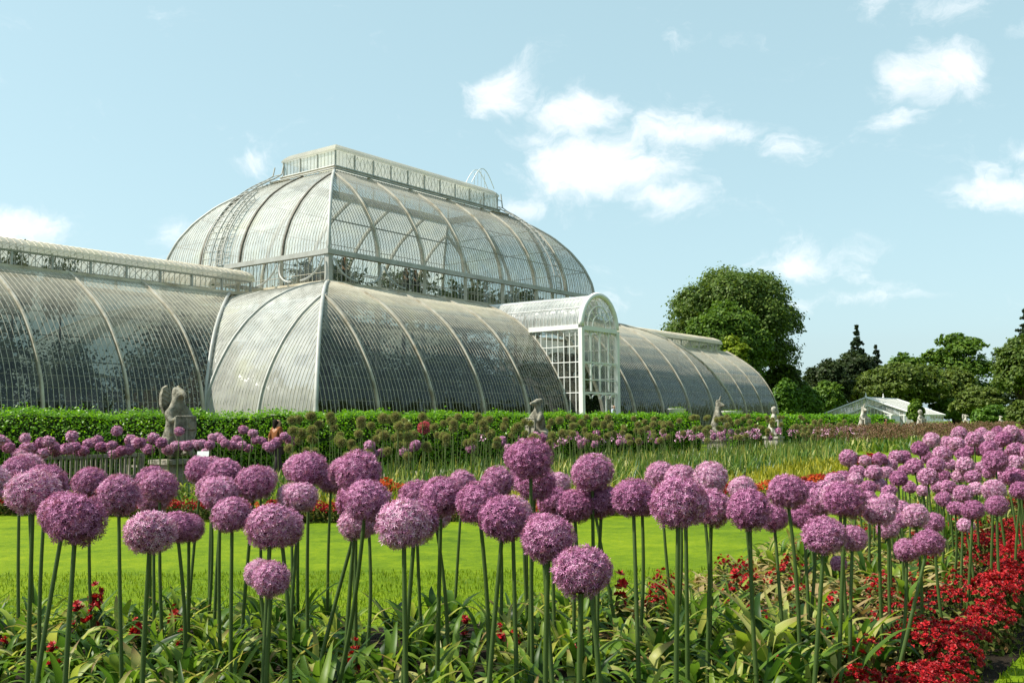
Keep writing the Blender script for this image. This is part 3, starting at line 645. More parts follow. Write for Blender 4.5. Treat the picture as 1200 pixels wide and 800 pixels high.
ORD = ['first', 'second', 'third', 'fourth', 'fifth', 'sixth', 'seventh', 'eighth', 'ninth', 'tenth', 'eleventh', 'twelfth', 'thirteenth', 'fourteenth', 'fifteenth', 'sixteenth',
       'seventeenth', 'eighteenth', 'nineteenth', 'twentieth', 'twenty-first', 'twenty-second', 'twenty-third', 'twenty-fourth', 'twenty-fifth', 'twenty-sixth', 'twenty-seventh', 'twenty-eighth', 'twenty-ninth', 'thirtieth']
def indoor(X, Y, i, palm, label, tall=False, s=1.0):
    p = bw(X, Y, .1)
    if palm:
        o = empty('palm_tree', p, random.uniform(0, 6)); t, f = (tallp if tall else palms)[i % (2 if tall else 3)]
        mesh_obj('trunk', t, M['bark'], o); mesh_obj('crown', f, M['leaf_palm'], o)
        tag(o, label, 'palm', 'palms growing under the glass')
    else:
        o = empty('tropical_shrub', p, random.uniform(0, 6)); o.scale = (s, s, s); mesh_obj('stem', stemm, M['bark'], o); mesh_obj('foliage', shrubs[i % 3], M['leaf_palm'], o)
        tag(o, label, 'shrub', 'shrubs growing under the glass')
    return o
for k in range(10):
    X = -L + BAY * (k + .55); s_ = 'left of the porch' if k < 5 else 'right of the porch'
    q = ORD[4 - k if k < 5 else k - 5]
    indoor(X + (1.6 if k == 0 else -1.6 if k == 9 else 0), -11.4 if 0 < k < 9 else -10.2, k, False, s=.92 if 0 < k < 9 else .75, label=f'dark leafy shrub behind the lower glass, {q} bay {s_}')
    indoor(X + 1.2, -8.2, k + 1, True, f'dim palm behind the lower glass, {q} bay {s_}')
    indoor(X + (2.8 if k == 0 else -2.8 if k == 9 else .5), -4.6, k + 2, False, f'inner shrub seen dimly through the lower glass, {q} bay {s_}', s=1.15 if k in (0, 9) else 1.35)
    indoor(X + (1.2 if k == 0 else -.8), .5, k + 1, False, f'tall dim shrub in the middle of the house, {q} bay {s_}', s=1.6)
for k in range(4):
    X = -L - BAY * (k + .2)
    indoor(X, -3.6, k + 1, False, f'dark shrub inside the left wing, {ORD[k]} bay from the domed centre', s=1.0); indoor(X - .6, 1.6, 1, False, f'tall shrub along the back of the left wing, {ORD[k]} bay from the domed centre', s=1.25 if k == 0 else 1.5); indoor(X - 1.7, -.4, k, True, f'palm inside the left wing, {ORD[k]} bay from the domed centre')
for k in range(7):
    X = L + BAY * (k + .5)
    indoor(X, -3.6, k, False, f'dark shrub inside the right wing, {ORD[k]} bay from the domed centre', s=1.1); indoor(X - .6, 1.6, 1, False, f'tall shrub along the back of the right wing, {ORD[k]} bay from the domed centre', s=1.25 if k == 0 else 1.5); indoor(X + 1.5, .2, k + 1, True, f'palm inside the right wing, {ORD[k]} bay from the domed centre')
for k, (X, Y, lb) in enumerate([(-10.5, -3.5, 'tall palm whose crown fills the clerestory corner'), (-4, 2.5, 'tall palm behind the clerestory, second from the corner'), (3, -2.5, 'tall palm behind the clerestory, third from the corner'), (9.5, 2, 'tall palm behind the clerestory, nearest the porch roof')]):
    indoor(X, Y, k, True, lb, True)

rgt = np.random.default_rng(44); tm_ = []
for k in range(2):
    D = unit(rgt.normal(size=(120, 3))); Cc = np.repeat(D * rgt.uniform(.4, 1, (120, 1)) * [2.6, 2.6, 1.7] + [0, 0, 9.4], 16, 0); Cc = Cc + rgt.normal(size=Cc.shape) * .28
    tm_.append(np_quads('crown', leaf_quads(Cc, unit(rgt.normal(size=Cc.shape) + [0, 0, .8]), .38, .2, rgt)))
ttr = MB().tube([(0, 0, 0), (.1, .05, 4.5), (0, 0, 9.3)], [.22, .17, .08], 7).mesh('trunk', True)
for k, (X, Y, lb) in enumerate([(-9.2, -3.0, 'leafy tropical tree filling the corner of the clerestory'), (-2.4, -2.8, 'leafy tropical tree behind the third clerestory window'), (3.2, -3.4, 'leafy tropical tree behind the fifth clerestory window'), (8.6, -3.6, 'leafy tropical tree behind the last clerestory window')]):
    o = empty('tropical_tree', bw(X, Y, .1), k * 1.3); mesh_obj('trunk', ttr, M['bark'], o); mesh_obj('crown', tm_[k % 2], M['leaf_palm'], o); tag(o, lb, 'tree', 'tropical trees under the dome')

for X, lb in ((-26.6, 'plant pressing against the lantern of the left wing, nearer the left edge'), (-24.3, 'plant pressing against the lantern of the left wing, right one of two')):
    o = empty('tropical_tree', bw(X, -.75, .1), X); o.scale = (.40, .40, .86); mesh_obj('trunk', ttr, M['bark'], o); mesh_obj('crown', tm_[0], M['leaf_mid'], o); tag(o, lb, 'tree', 'trees reaching the wing lantern')

# ------------------------------------------------------------------ hedges
def hedge(u0, u1, label, rgs):
    rg = np.random.default_rng(rgs); o = ST0 - AY * -2.55; H = 1.90; DEP = 1.6
    root = gd(u0, -2.55); rot = YAW
    hd = empty('hedge', root, rot); ln = u1 - u0
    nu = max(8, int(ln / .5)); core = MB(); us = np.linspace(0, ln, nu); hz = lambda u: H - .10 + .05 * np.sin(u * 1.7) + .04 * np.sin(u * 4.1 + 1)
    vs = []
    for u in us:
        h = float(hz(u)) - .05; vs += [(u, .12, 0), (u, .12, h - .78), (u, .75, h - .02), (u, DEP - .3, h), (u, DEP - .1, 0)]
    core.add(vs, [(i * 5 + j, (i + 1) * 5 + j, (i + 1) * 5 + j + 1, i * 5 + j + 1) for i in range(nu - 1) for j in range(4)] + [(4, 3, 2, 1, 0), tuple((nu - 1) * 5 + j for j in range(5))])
    core.build('shade_core', M['hedgecore'], hd)  # solid filler painted near-black as the shade between the front leaves
    P = []; Nn = []; S = []
    u = 0.0
    for seg in range(int(ln / 1.0) + 1):
        ua = seg; ub = min(ln, seg + 1.0); d = gd(u0 + ua, -2.55)[1]; sz = .047 * (max(d, 20) / 22) ** .85
        k = int((ub - ua) * 1.3 / (sz * sz * .55)); kf = int((ub - ua) * 1.0 / (sz * sz * .6))
        k = int(k * 1.25); uu = rg.uniform(ua, ub, k); yy = rg.uniform(.02, DEP - .05, k); dz = np.clip(.75 - yy, 0, 1) ** 1.15 * 1.05
        P.append(np.stack([uu, yy, hz(uu) - dz + rg.normal(0, .05, k) + rg.exponential(.03, k)], 1)); Nn.append(rg.normal(size=(k, 3)) * .6 + np.array([0, -.25, 1.0])); S.append(np.full(k, sz))
        uu = rg.uniform(ua, ub, kf); P.append(np.stack([uu, rg.normal(.06, .05, kf), rg.uniform(.03, 1, kf) ** .9 * (hz(uu) - .78)], 1)); Nn.append(rg.normal(size=(kf, 3)) * .6 + [0, -1, .4]); S.append(np.full(kf, sz))
    for ue, nx in ((0, -1), (ln, 1)):
        k = 2200; P.append(np.stack([np.full(k, ue) + rg.normal(0, .06, k), rg.uniform(.2, DEP, k), rg.uniform(0, H - .3, k)], 1)); Nn.append(rg.normal(size=(k, 3)) * .6 + [nx, 0, .4]); S.append(np.full(k, .08))
    P = np.concatenate(P); Nn = unit(np.concatenate(Nn)); S = np.concatenate(S) * rg.uniform(.7, 1.4, len(P))
    mesh_obj('foliage', np_quads('foliage', leaf_quads(P, Nn, S * 1.3, S * .75, rg)), M['hedge'], hd)
    return tag(hd, label, 'hedge')
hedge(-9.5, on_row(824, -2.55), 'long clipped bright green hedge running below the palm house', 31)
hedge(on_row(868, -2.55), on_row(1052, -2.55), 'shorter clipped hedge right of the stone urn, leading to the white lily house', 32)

# ------------------------------------------------------------------ trees
def crown_mesh(name, lobes, n, ls, rg, clump=18, droop=0.0):
    vol = np.array([l[1][0] * l[1][1] + l[1][0] * l[1][2] for l in lobes]); vol = vol / vol.sum(); P = []; Nn = []
    for (c, r), f in zip(lobes, vol):
        k = max(3, int(n * f / clump)); dirs = unit(rg.normal(size=(k, 3))); dirs[:, 2] = np.where(dirs[:, 2] < -.45, -dirs[:, 2], dirs[:, 2]); rad = rg.uniform(.72, 1.04, (k, 1)) ** .8
        cc = np.array(c) + dirs * rad * np.array(r); cs = min(r) * .15
        C = np.repeat(cc, clump, 0) + rg.normal(size=(k * clump, 3)) * cs * np.array([1, 1, .7]); D = np.repeat(dirs, clump, 0)
        P.append(C); Nn.append(unit(D * .8 + np.array([0, 0, .5]) + rg.normal(size=C.shape) * .55))
        k2 = k * clump // 2; d2 = unit(rg.normal(size=(k2, 3))); P.append(np.array(c) + d2 * rg.uniform(.2, .7, (k2, 1)) * np.array(r)); Nn.append(unit(d2 + rg.normal(size=(k2, 3)) * .5))
    P = np.concatenate(P); Nn = np.concatenate(Nn); S = rg.uniform(.65, 1.35, len(P)) * ls
    return np_quads(name, leaf_quads(P, Nn, S, S * .6, rg))
def tree(px0, px1, top, d, mat, label, seed, name='tree', low=.12, n=16000, ls=None, nl=20, kind='round', cat='tree', group=None):
    rg = np.random.default_rng(seed); cx = (px0 + px1) / 2; b = at(cx, 495, d); H = at(cx, top, d)[2]; R = (px1 - px0) / 2 * d / F
    o = empty(name, (b[0], b[1], 0)); ls = ls or max(.18, d * .0032); n = int(n * 1.8)
    tr = MB(); hb = H * low; lob = []
    if kind == 'round':
        zc = hb + (H - hb) * .52; rz = (H - hb) * .5; lob.append(((0, 0, zc), (R * .74, R * .74, rz * .80)))
        for k in range(nl):
            a = 2 * PI * k / nl * 2.4 + rg.uniform(-.3, .3); e = -.55 + 1.75 * (k + .5) / nl; q = rg.uniform(.24, .38)
            c = (R * .68 * math.cos(a) * math.cos(e), R * .68 * math.sin(a) * math.cos(e), zc + rz * .66 * math.sin(e)); lob.append((c, (R * q, R * q, rz * q * rg.uniform(.75, 1.0))))
        lob.append(((rg.uniform(-.2, .2) * R, 0, H - rz * .36), (R * .36, R * .36, rz * .34)))
        tr.tube([(0, 0, 0), (.1, 0, hb + .2 * H), (0, .1, zc)], [H * .03 + .08, H * .022 + .06, .06], 8)
        for k in range(1, len(lob)):
            c = lob[k][0]; tr.tube([(0, 0, hb + .08 * H), (c[0] * .5, c[1] * .5, (hb + c[2]) * .5 + .1 * H), c], [H * .014, H * .009, .03], 5)
    elif kind == 'flat':                                       # open layered crown of spreading limbs
        for k in range(nl):
            a = 2 * PI * k / nl * 2.4 + rg.uniform(-.3, .3); f = (k + .5) / nl; rr = R * (.92 - .72 * f) * rg.uniform(.7, 1); z = hb + (H - hb) * (.25 + .68 * f)
            c = (rr * math.cos(a) * .8, rr * math.sin(a) * .8, z); lob.append((c, (R * rg.uniform(.26, .4), R * rg.uniform(.26, .4), (H - hb) * rg.uniform(.055, .11))))
            tr.tube([(0, 0, hb * .8), (c[0] * .45, c[1] * .45, z * .62), (c[0], c[1], z - .1)], [H * .013, H * .01, .04], 5)
        lob.append(((0, 0, hb + (H - hb) * .42), (R * .6, R * .6, (H - hb) * .36)))
        tr.tube([(0, 0, 0), (0, 0, hb + .3 * H)], [H * .03, H * .02], 8)
    elif kind == 'conifer':
        nk = 15
        for k in range(nk):
            f = k / (nk - 1); z = hb + (H - hb) * f * .97; rr = R * (1.02 - f) ** .85 * rg.uniform(.75, 1.1) + .12
            nb = 6 if f < .8 else 4
            for j in range(nb):
                a = 2 * PI * (j + .5 * (k % 2)) / nb + rg.uniform(-.3, .3); q = rr * rg.uniform(.35, .95)
                lob.append(((q * math.cos(a), q * math.sin(a), z - q * .18 + rg.normal() * H * .012), (rr * .52, rr * .52, max(.2, (H - hb) * .030) * rg.uniform(.6, 1.3))))
        tr.tube([(0, 0, 0), (0, 0, H * .5), (0, 0, H * .99)], [H * .022 + .05, H * .014, .03], 7)
    crown = crown_mesh('crown', lob, n, ls, rg, 18 if kind != 'conifer' else 8)
    mesh_obj('crown', crown, M[mat], o); tr.build('trunk', M['bark'], o, smooth=True)
    return tag(o, label, cat, group)
T = [
 (774, 946, 313, 138, 'leaf_chestnut', 'massive dark round chestnut tree towering right of the palm house', 30000, 'round', 'chestnut_tree'),
 (800, 906, 352, 127, 'leaf_mid', 'mid green tree standing in front of the massive dark chestnut', 18000, 'round', 'broadleaf_tree'),
 (832, 893, 394, 121, 'leaf_lime', 'yellow-lime young tree just behind the end of the right wing', 5000, 'flat', 'lime_tree'),
 (884, 948, 425, 142, 'leaf_chestnut', 'dark underwood tree beneath the right edge of the chestnut', 5000, 'round', 'broadleaf_tree'),
 (942, 1000, 420, 172, 'leaf_dark', 'blackish rounded beech tree between the chestnut and the spruce', 6500, 'round', 'beech_tree'),
 (970, 1035, 412, 182, 'leaf_dark', 'very dark spreading tree at the foot of the tall spruce', 6500, 'round', 'yew_tree'),
 (984, 1031, 381, 190, 'leaf_needle', 'tall pointed spruce rising above the other trees', 6000, 'conifer', 'spruce_tree'),
 (1014, 1045, 405, 196, 'leaf_needle', 'smaller spruce just right of the tall pointed one', 4500, 'conifer', 'spruce_tree'),
 (1000, 1114, 425, 172, 'leaf_olive', 'broad olive green tree directly behind the white lily house', 10000, 'round', 'broadleaf_tree'),
 (1034, 1096, 413, 205, 'leaf_mid', 'fresh green tree showing above the broad olive tree', 6000, 'round', 'broadleaf_tree'),
 (1066, 1184, 391, 190, 'leaf_mid', 'tall open tree with layered limbs and bare branches, right of the lily house', 10000, 'flat', 'cedar_tree'),
 (1090, 1150, 430, 180, 'leaf_olive', 'rounded tree filling in below the tall open layered tree', 6000, 'round', 'broadleaf_tree'),
 (1116, 1186, 452, 140, 'leaf_olive', 'low wide olive tree between the lily house and the bright shrub', 8000, 'round', 'broadleaf_tree'),
 (1166, 1240, 392, 122, 'leaf_chestnut', 'dark tree cut by the right edge of the view', 10000, 'round', 'broadleaf_tree'),
 (1182, 1232, 362, 128, 'leaf_needle', 'ragged dark conifer top at the right edge of the view', 6000, 'conifer', 'fir_tree'),
 (1225, 1330, 400, 130, 'leaf_mid', 'green tree standing off beyond the right edge', 6000, 'round', 'broadleaf_tree'),
]
for i, (a, b, c, d, m, lb, n, kd, nm) in enumerate(T): tree(a, b, c, d, m, lb, 200 + i, nm, n=n, kind=kd, low=.14 if kd == 'round' else .2, group='trees beyond the palm house')
Bs = [(903, 939, 443, 114, 'leaf_bright', 'upright bright green bush just right of the right wing end', 4000),
      (924, 968, 452, 128, 'leaf_bright', 'bright rounded bush, second from the right wing end', 4000),
      (948, 992, 446, 165, 'leaf_mid', 'darker rounded bush just left of the white lily house', 4500),
      (1064, 1084, 467, 128, 'leaf_mid', 'small bush in front of the lily house roof', 2500),
      (1138, 1190, 474, 104, 'leaf_bright', 'bright low shrub under the trees at the right', 4500),
      (1180, 1222, 468, 98, 'leaf_olive', 'yellowish olive shrub at the right edge', 4000),
      (1084, 1150, 466, 172, 'leaf_mid', 'shadowy bush in the gap right of the lily house', 4000),
      (868, 908, 455, 132, 'leaf_mid', 'bush tucked behind the end rib of the right wing', 3000)
     ]
for i, (a, b, c, d, m, lb, n) in enumerate(Bs): tree(a, b, c, d, m, lb, 300 + i, 'bush', n=n, low=.02, nl=10, cat='bush', group='bushes round the lily house')

# ------------------------------------------------------------------ the white lily house
d = 138; k0 = at(1000, 488, d); LH = empty('lily_house', (at(1016, 488, d)[0], d, 0), YAW)
tag(LH, 'small white framed glasshouse with low gabled roof beyond the hedge', 'glasshouse')
HW, LN, EV, RG_ = 6.6, 14.0, 2.15, 4.55                          # gable faces -X, ridge runs along +X
MB().box((LN / 2, 0, .4), (LN, 2 * HW, .8)).build('plinth', M['brick'], LH)
def pane(vs, name, mat, par):
    mb = MB(); mb.add(vs, [tuple(range(len(vs)))]); mb.uv = [(v[0] + v[1], v[2]) for v in vs]; return mb.build(name, M[mat], par)
pane([(0, -HW, .8), (0, HW, .8), (0, HW, EV), (0, 0, RG_), (0, -HW, EV)], 'gable_glass', 'glass_side', LH)
pane([(LN, -HW, .8), (LN, HW, .8), (LN, HW, EV), (LN, 0, RG_), (LN, -HW, EV)], 'gable_glass', 'glass_clear', LH)
for s_ in (-1, 1):
    pane([(0, s_ * HW, .8), (LN, s_ * HW, .8), (LN, s_ * HW, EV), (0, s_ * HW, EV)], 'side_glass', 'glass_clear', LH)
    g = pane([(-.2, s_ * (HW + .2), EV), (LN + .2, s_ * (HW + .2), EV), (LN + .2, 0, RG_ + .05), (-.2, 0, RG_ + .05)], 'roof_glass', 'lilyroof', LH)
    b = MB()
    for x in np.arange(0, LN + .1, .8): b.tube([(x, s_ * (HW + .2), EV + .05), (x, 0, RG_ + .1)], .022, 4)
    b.build('roof_bars', M['white'], g)
fr = MB()
for s_ in (-1, 1):
    for x in (-.2, LN + .2): fr.tube([(x, s_ * (HW + .25), EV), (x, 0, RG_ + .08)], .11, 5)
    fr.box((LN / 2, s_ * (HW + .2), EV), (LN + .4, .2, .2))
fr.tube([(-.3, 0, RG_ + .1), (LN + .3, 0, RG_ + .1)], .09, 6); fr.box((0, 0, EV), (.16, 2 * HW, .16))
for x in (-.2, LN * .55): fr.lathe([(.12, 0), (.14, .2), (.05, .3), (.09, .45), (.01, .7)], 8, (x, 0, RG_ + .1))
for y in np.linspace(-HW, HW, 9): fr.box((-.03, y, (EV + .8) / 2 + .02), (.14, .14, EV - .8))
fr.build('frame', M['white'], LH)
b = MB()
for y in np.arange(-HW + .55, HW, .55): b.tube([(-.02, y, EV), (-.02, y, EV + (RG_ - EV) * (1 - abs(y) / HW))], .035, 4)
for x in np.arange(.8, LN, .8):
    for s_ in (-1, 1): b.tube([(x, s_ * (HW + .02), .8), (x, s_ * (HW + .02), EV)], .035, 4)
b.build('wall_bars', M['white'], LH)
pch = empty('porch'); pch.parent = LH; pb = MB()
for s_ in (-1, 1):
    pb.tube([(-2.6, s_ * 3.2 - 1.0, EV + .05), (-2.6, -1.0, EV + 1.35)], .10, 5); pb.box((-2.6, s_ * 2.9 - 1.0, EV / 2), (.18, .18, EV)); pb.box((-1.3, s_ * 3.2 - 1.0, EV), (2.6, .16, .16))
pb.box((-2.6, -1.0, EV), (.14, 6.2, .14))
for y in np.arange(-2.6, 2.7, .45): pb.tube([(-2.6, y - 1.0, EV), (-2.6, y - 1.0, EV + 1.3 * (1 - abs(y) / 3.2))], .03, 4)
pb.build('porch_frame', M['white'], pch)
for s_ in (-1, 1): pane([(-2.7, s_ * 3.3 - 1, EV + .06), (0, s_ * 3.3 - 1, EV + .06), (0, -1, EV + 1.42), (-2.7, -1, EV + 1.42)], 'porch_roof', 'lilyroof', pch)

# ------------------------------------------------------------------ figures: one skinned surface from a jointed skeleton
def skin_mesh(name, verts, edges, radii, sub=2, root=0):
    me = bpy.data.meshes.new(name); me.from_pydata(verts, edges, []); me.update()
    o = bpy.data.objects.new(name, me); COL.objects.link(o)
    sm = o.modifiers.new('s', 'SKIN'); sm.use_smooth_shade = True
    for i, r in enumerate(radii):
        sv_ = me.skin_vertices[0].data[i]; rr = r if hasattr(r, '__len__') else (r, r); sv_.radius = rr; sv_.use_root = (i == root)
    ss = o.modifiers.new('u', 'SUBSURF'); ss.levels = sub; ss.render_levels = sub
    dg = bpy.context.evaluated_depsgraph_get(); me2 = bpy.data.meshes.new_from_object(o.evaluated_get(dg))
    bpy.data.objects.remove(o); bpy.data.meshes.remove(me); me2.name = name; me2.materials.clear(); return me2
M['skin'] = mat_solid('skin', [(.42, .23, .15), (.50, .29, .20)], 4, .6, .3)
def cloth(name, c): M[name] = mat_solid(name, [tuple(x * .8 for x in c), c], 5, .85, .15); return M[name]
def person(label, loc, face, hair, top, legs, H=1.68, hairlen=.18, hat=None, walk=.14, arm=0.0):
    o = empty('person', loc, face); k = H / 1.68                  # the figure faces -Y before it is turned
    J = dict(pel=(0, 0, .92), wst=(0, .01, 1.08), che=(0, 0, 1.28), nek=(0, .015, 1.43), hed=(0, -.01, 1.535), crn=(0, 0, 1.62), chin=(0, -.075, 1.49))
    E = [('pel', 'wst'), ('wst', 'che'), ('che', 'nek'), ('nek', 'hed'), ('hed', 'crn'), ('hed', 'chin')]
    Rr = dict(pel=(.15, .11), wst=(.125, .095), che=(.155, .11), nek=.055, hed=.088, crn=.062, chin=.045)
    for s_, n in ((1, 'l'), (-1, 'r')):
        w_ = walk * s_
        J.update({n + 'sh': (s_ * .17, .01, 1.38), n + 'el': (s_ * .23, .03 + w_ * .5, 1.12), n + 'wr': (s_ * (.22 - arm * .1), -.10 + w_ - arm * .12, .92 + arm * .25), n + 'ha': (s_ * (.21 - arm * .12), -.15 + w_ - arm * .15, .84 + arm * .28), n + 'th': (s_ * (.17 - arm * .1), -.19 + w_ - arm * .12, .89 + arm * .26),
                  n + 'hp': (s_ * .095, 0, .86), n + 'kn': (s_ * .10, -.03 - w_ * .7, .48), n + 'an': (s_ * .10, .02 - w_ * 1.1, .09), n + 'to': (s_ * .11, -.15 - w_ * 1.1, .045)})
        E += [('che', n + 'sh'), (n + 'sh', n + 'el'), (n + 'el', n + 'wr'), (n + 'wr', n + 'ha'), (n + 'wr', n + 'th'), ('pel', n + 'hp'), (n + 'hp', n + 'kn'), (n + 'kn', n + 'an'), (n + 'an', n + 'to')]
        Rr.update({n + 'sh': .062, n + 'el': .044, n + 'wr': .032, n + 'ha': (.035, .018), n + 'th': .012, n + 'hp': .085, n + 'kn': .058, n + 'an': .04, n + 'to': (.042, .028)})
    ks = list(J); ix = {q: i for i, q in enumerate(ks)}
    sc_ = lambda p: (p[0] * k, p[1] * k, p[2] * k)
    rad = lambda q, a=0: tuple((x * k + a) for x in (Rr[q] if hasattr(Rr[q], '__len__') else (Rr[q], Rr[q])))
    body = skin_mesh('body', [sc_(J[q]) for q in ks], [(ix[a], ix[b]) for a, b in E], [rad(q) for q in ks], 2, 0); mesh_obj('body', body, M['skin'], o)
    def garment(name, keep, mat, add=.014):
        kk = [q for q in ks if q in keep]; jx = {q: i for i, q in enumerate(kk)}
        mesh_obj(name, skin_mesh(name, [sc_(J[q]) for q in kk], [(jx[a], jx[b]) for a, b in E if a in jx and b in jx], [rad(q, add) for q in kk], 2, 0), mat, o)
    garment('top', {'pel', 'wst', 'che', 'lsh', 'lel', 'rsh', 'rel'}, top); garment('trousers', {'pel', 'lhp', 'lkn', 'lan', 'rhp', 'rkn', 'ran'}, legs, .018)
    hb = [(0, .02, 1.60), (0, .055, 1.555), (0, .075, 1.50 - hairlen * .4), (0, .09, 1.48 - hairlen)]
    mesh_obj('hair', skin_mesh('hair', [sc_(p) for p in hb], [(0, 1), (1, 2), (2, 3)], [(.092 * k, .09 * k), (.098 * k, .085 * k), (.08 * k, .05 * k), (.05 * k, .03 * k)], 2, 0), hair, o)
    f = MB(); 
    for s_ in (-1, 1): f.lathe([(.001, -.012), (.012, 0), (.001, .012)], 6, (s_ * .033 * k, -.088 * k, 1.55 * k))
    f.build('eyes', M['darkiron'], o); 
    MB().tube([(0, -.09 * k, 1.545 * k), (0, -.112 * k, 1.522 * k)], [.01, .016], 6).build('nose', M['skin'], o)
    MB().tube([(-.025 * k, -.092 * k, 1.492 * k), (.025 * k, -.092 * k, 1.492 * k)], .007, 5).build('mouth', cloth('lip', (.35, .10, .09)) if 'lip' not in M else M['lip'], o)
    if hat: MB().lathe([(.17 * k, 0), (.165 * k, .015), (.10 * k, .02), (.095 * k, .09), (.06 * k, .12), (.001, .125)], 16, (0, 0, 1.60 * k)).build('hat', hat, o, smooth=True)
    return tag(o, label, 'person')
dark_h = cloth('dark_hair', (.012, .009, .007)); grey_h = cloth('grey_hair', (.40, .37, .34)); brown_h = cloth('brown_hair', (.11, .045, .018))
rust = cloth('rust_top', (.20, .075, .025)); dusk = cloth('dusky_top', (.05, .04, .045)); paleb = cloth('pale_blue_shirt', (.45, .52, .62)); navy = cloth('navy', (.015, .02, .04)); pink = cloth('faded_pink', (.50, .28, .24)); cream = cloth('cream_cloth', (.62, .56, .46)); grey = cloth('grey_cloth', (.16, .16, .17))
u = on_row(325, -.5); g_ = gd(u, -.5); person('dark haired woman in a rust top walking along the hedge', (g_[0], g_[1], .006), 2.3, dark_h, rust, dusk, 1.72, .10)
p = bw(-1.0, YP - 1.5, .78); person('person in a pale blue shirt at the white porch doors', p, YAW + .2, grey_h, paleb, navy, 1.74, .03)
for (X, lb, tp) in ((-11.5, 'visitor in grey on the high gallery nearest the corner post', grey), (-6.55, 'visitor in dark clothes on the high gallery, left one of a pair', dusk), (-5.75, 'visitor in navy on the high gallery, right one of a pair', navy)):
    q = bw(X, -YC + .62, 9.04); person(lb, q, YAW, dark_h, tp, navy, 1.70, .08)
u = on_row(1186, .2); g_ = gd(u, .2); person('person in a pale pink top and white hat among the far flowers', (g_[0], g_[1], .006), 1.2, grey_h, pink, cream, 1.72, .05, hat=M['white'])
u = on_row(1038, .1); g_ = gd(u, .1); person('person in an orange-brown top passing the end of the hedge', (g_[0], g_[1], .006), 1.2, dark_h, rust, cream, 1.66, .08)

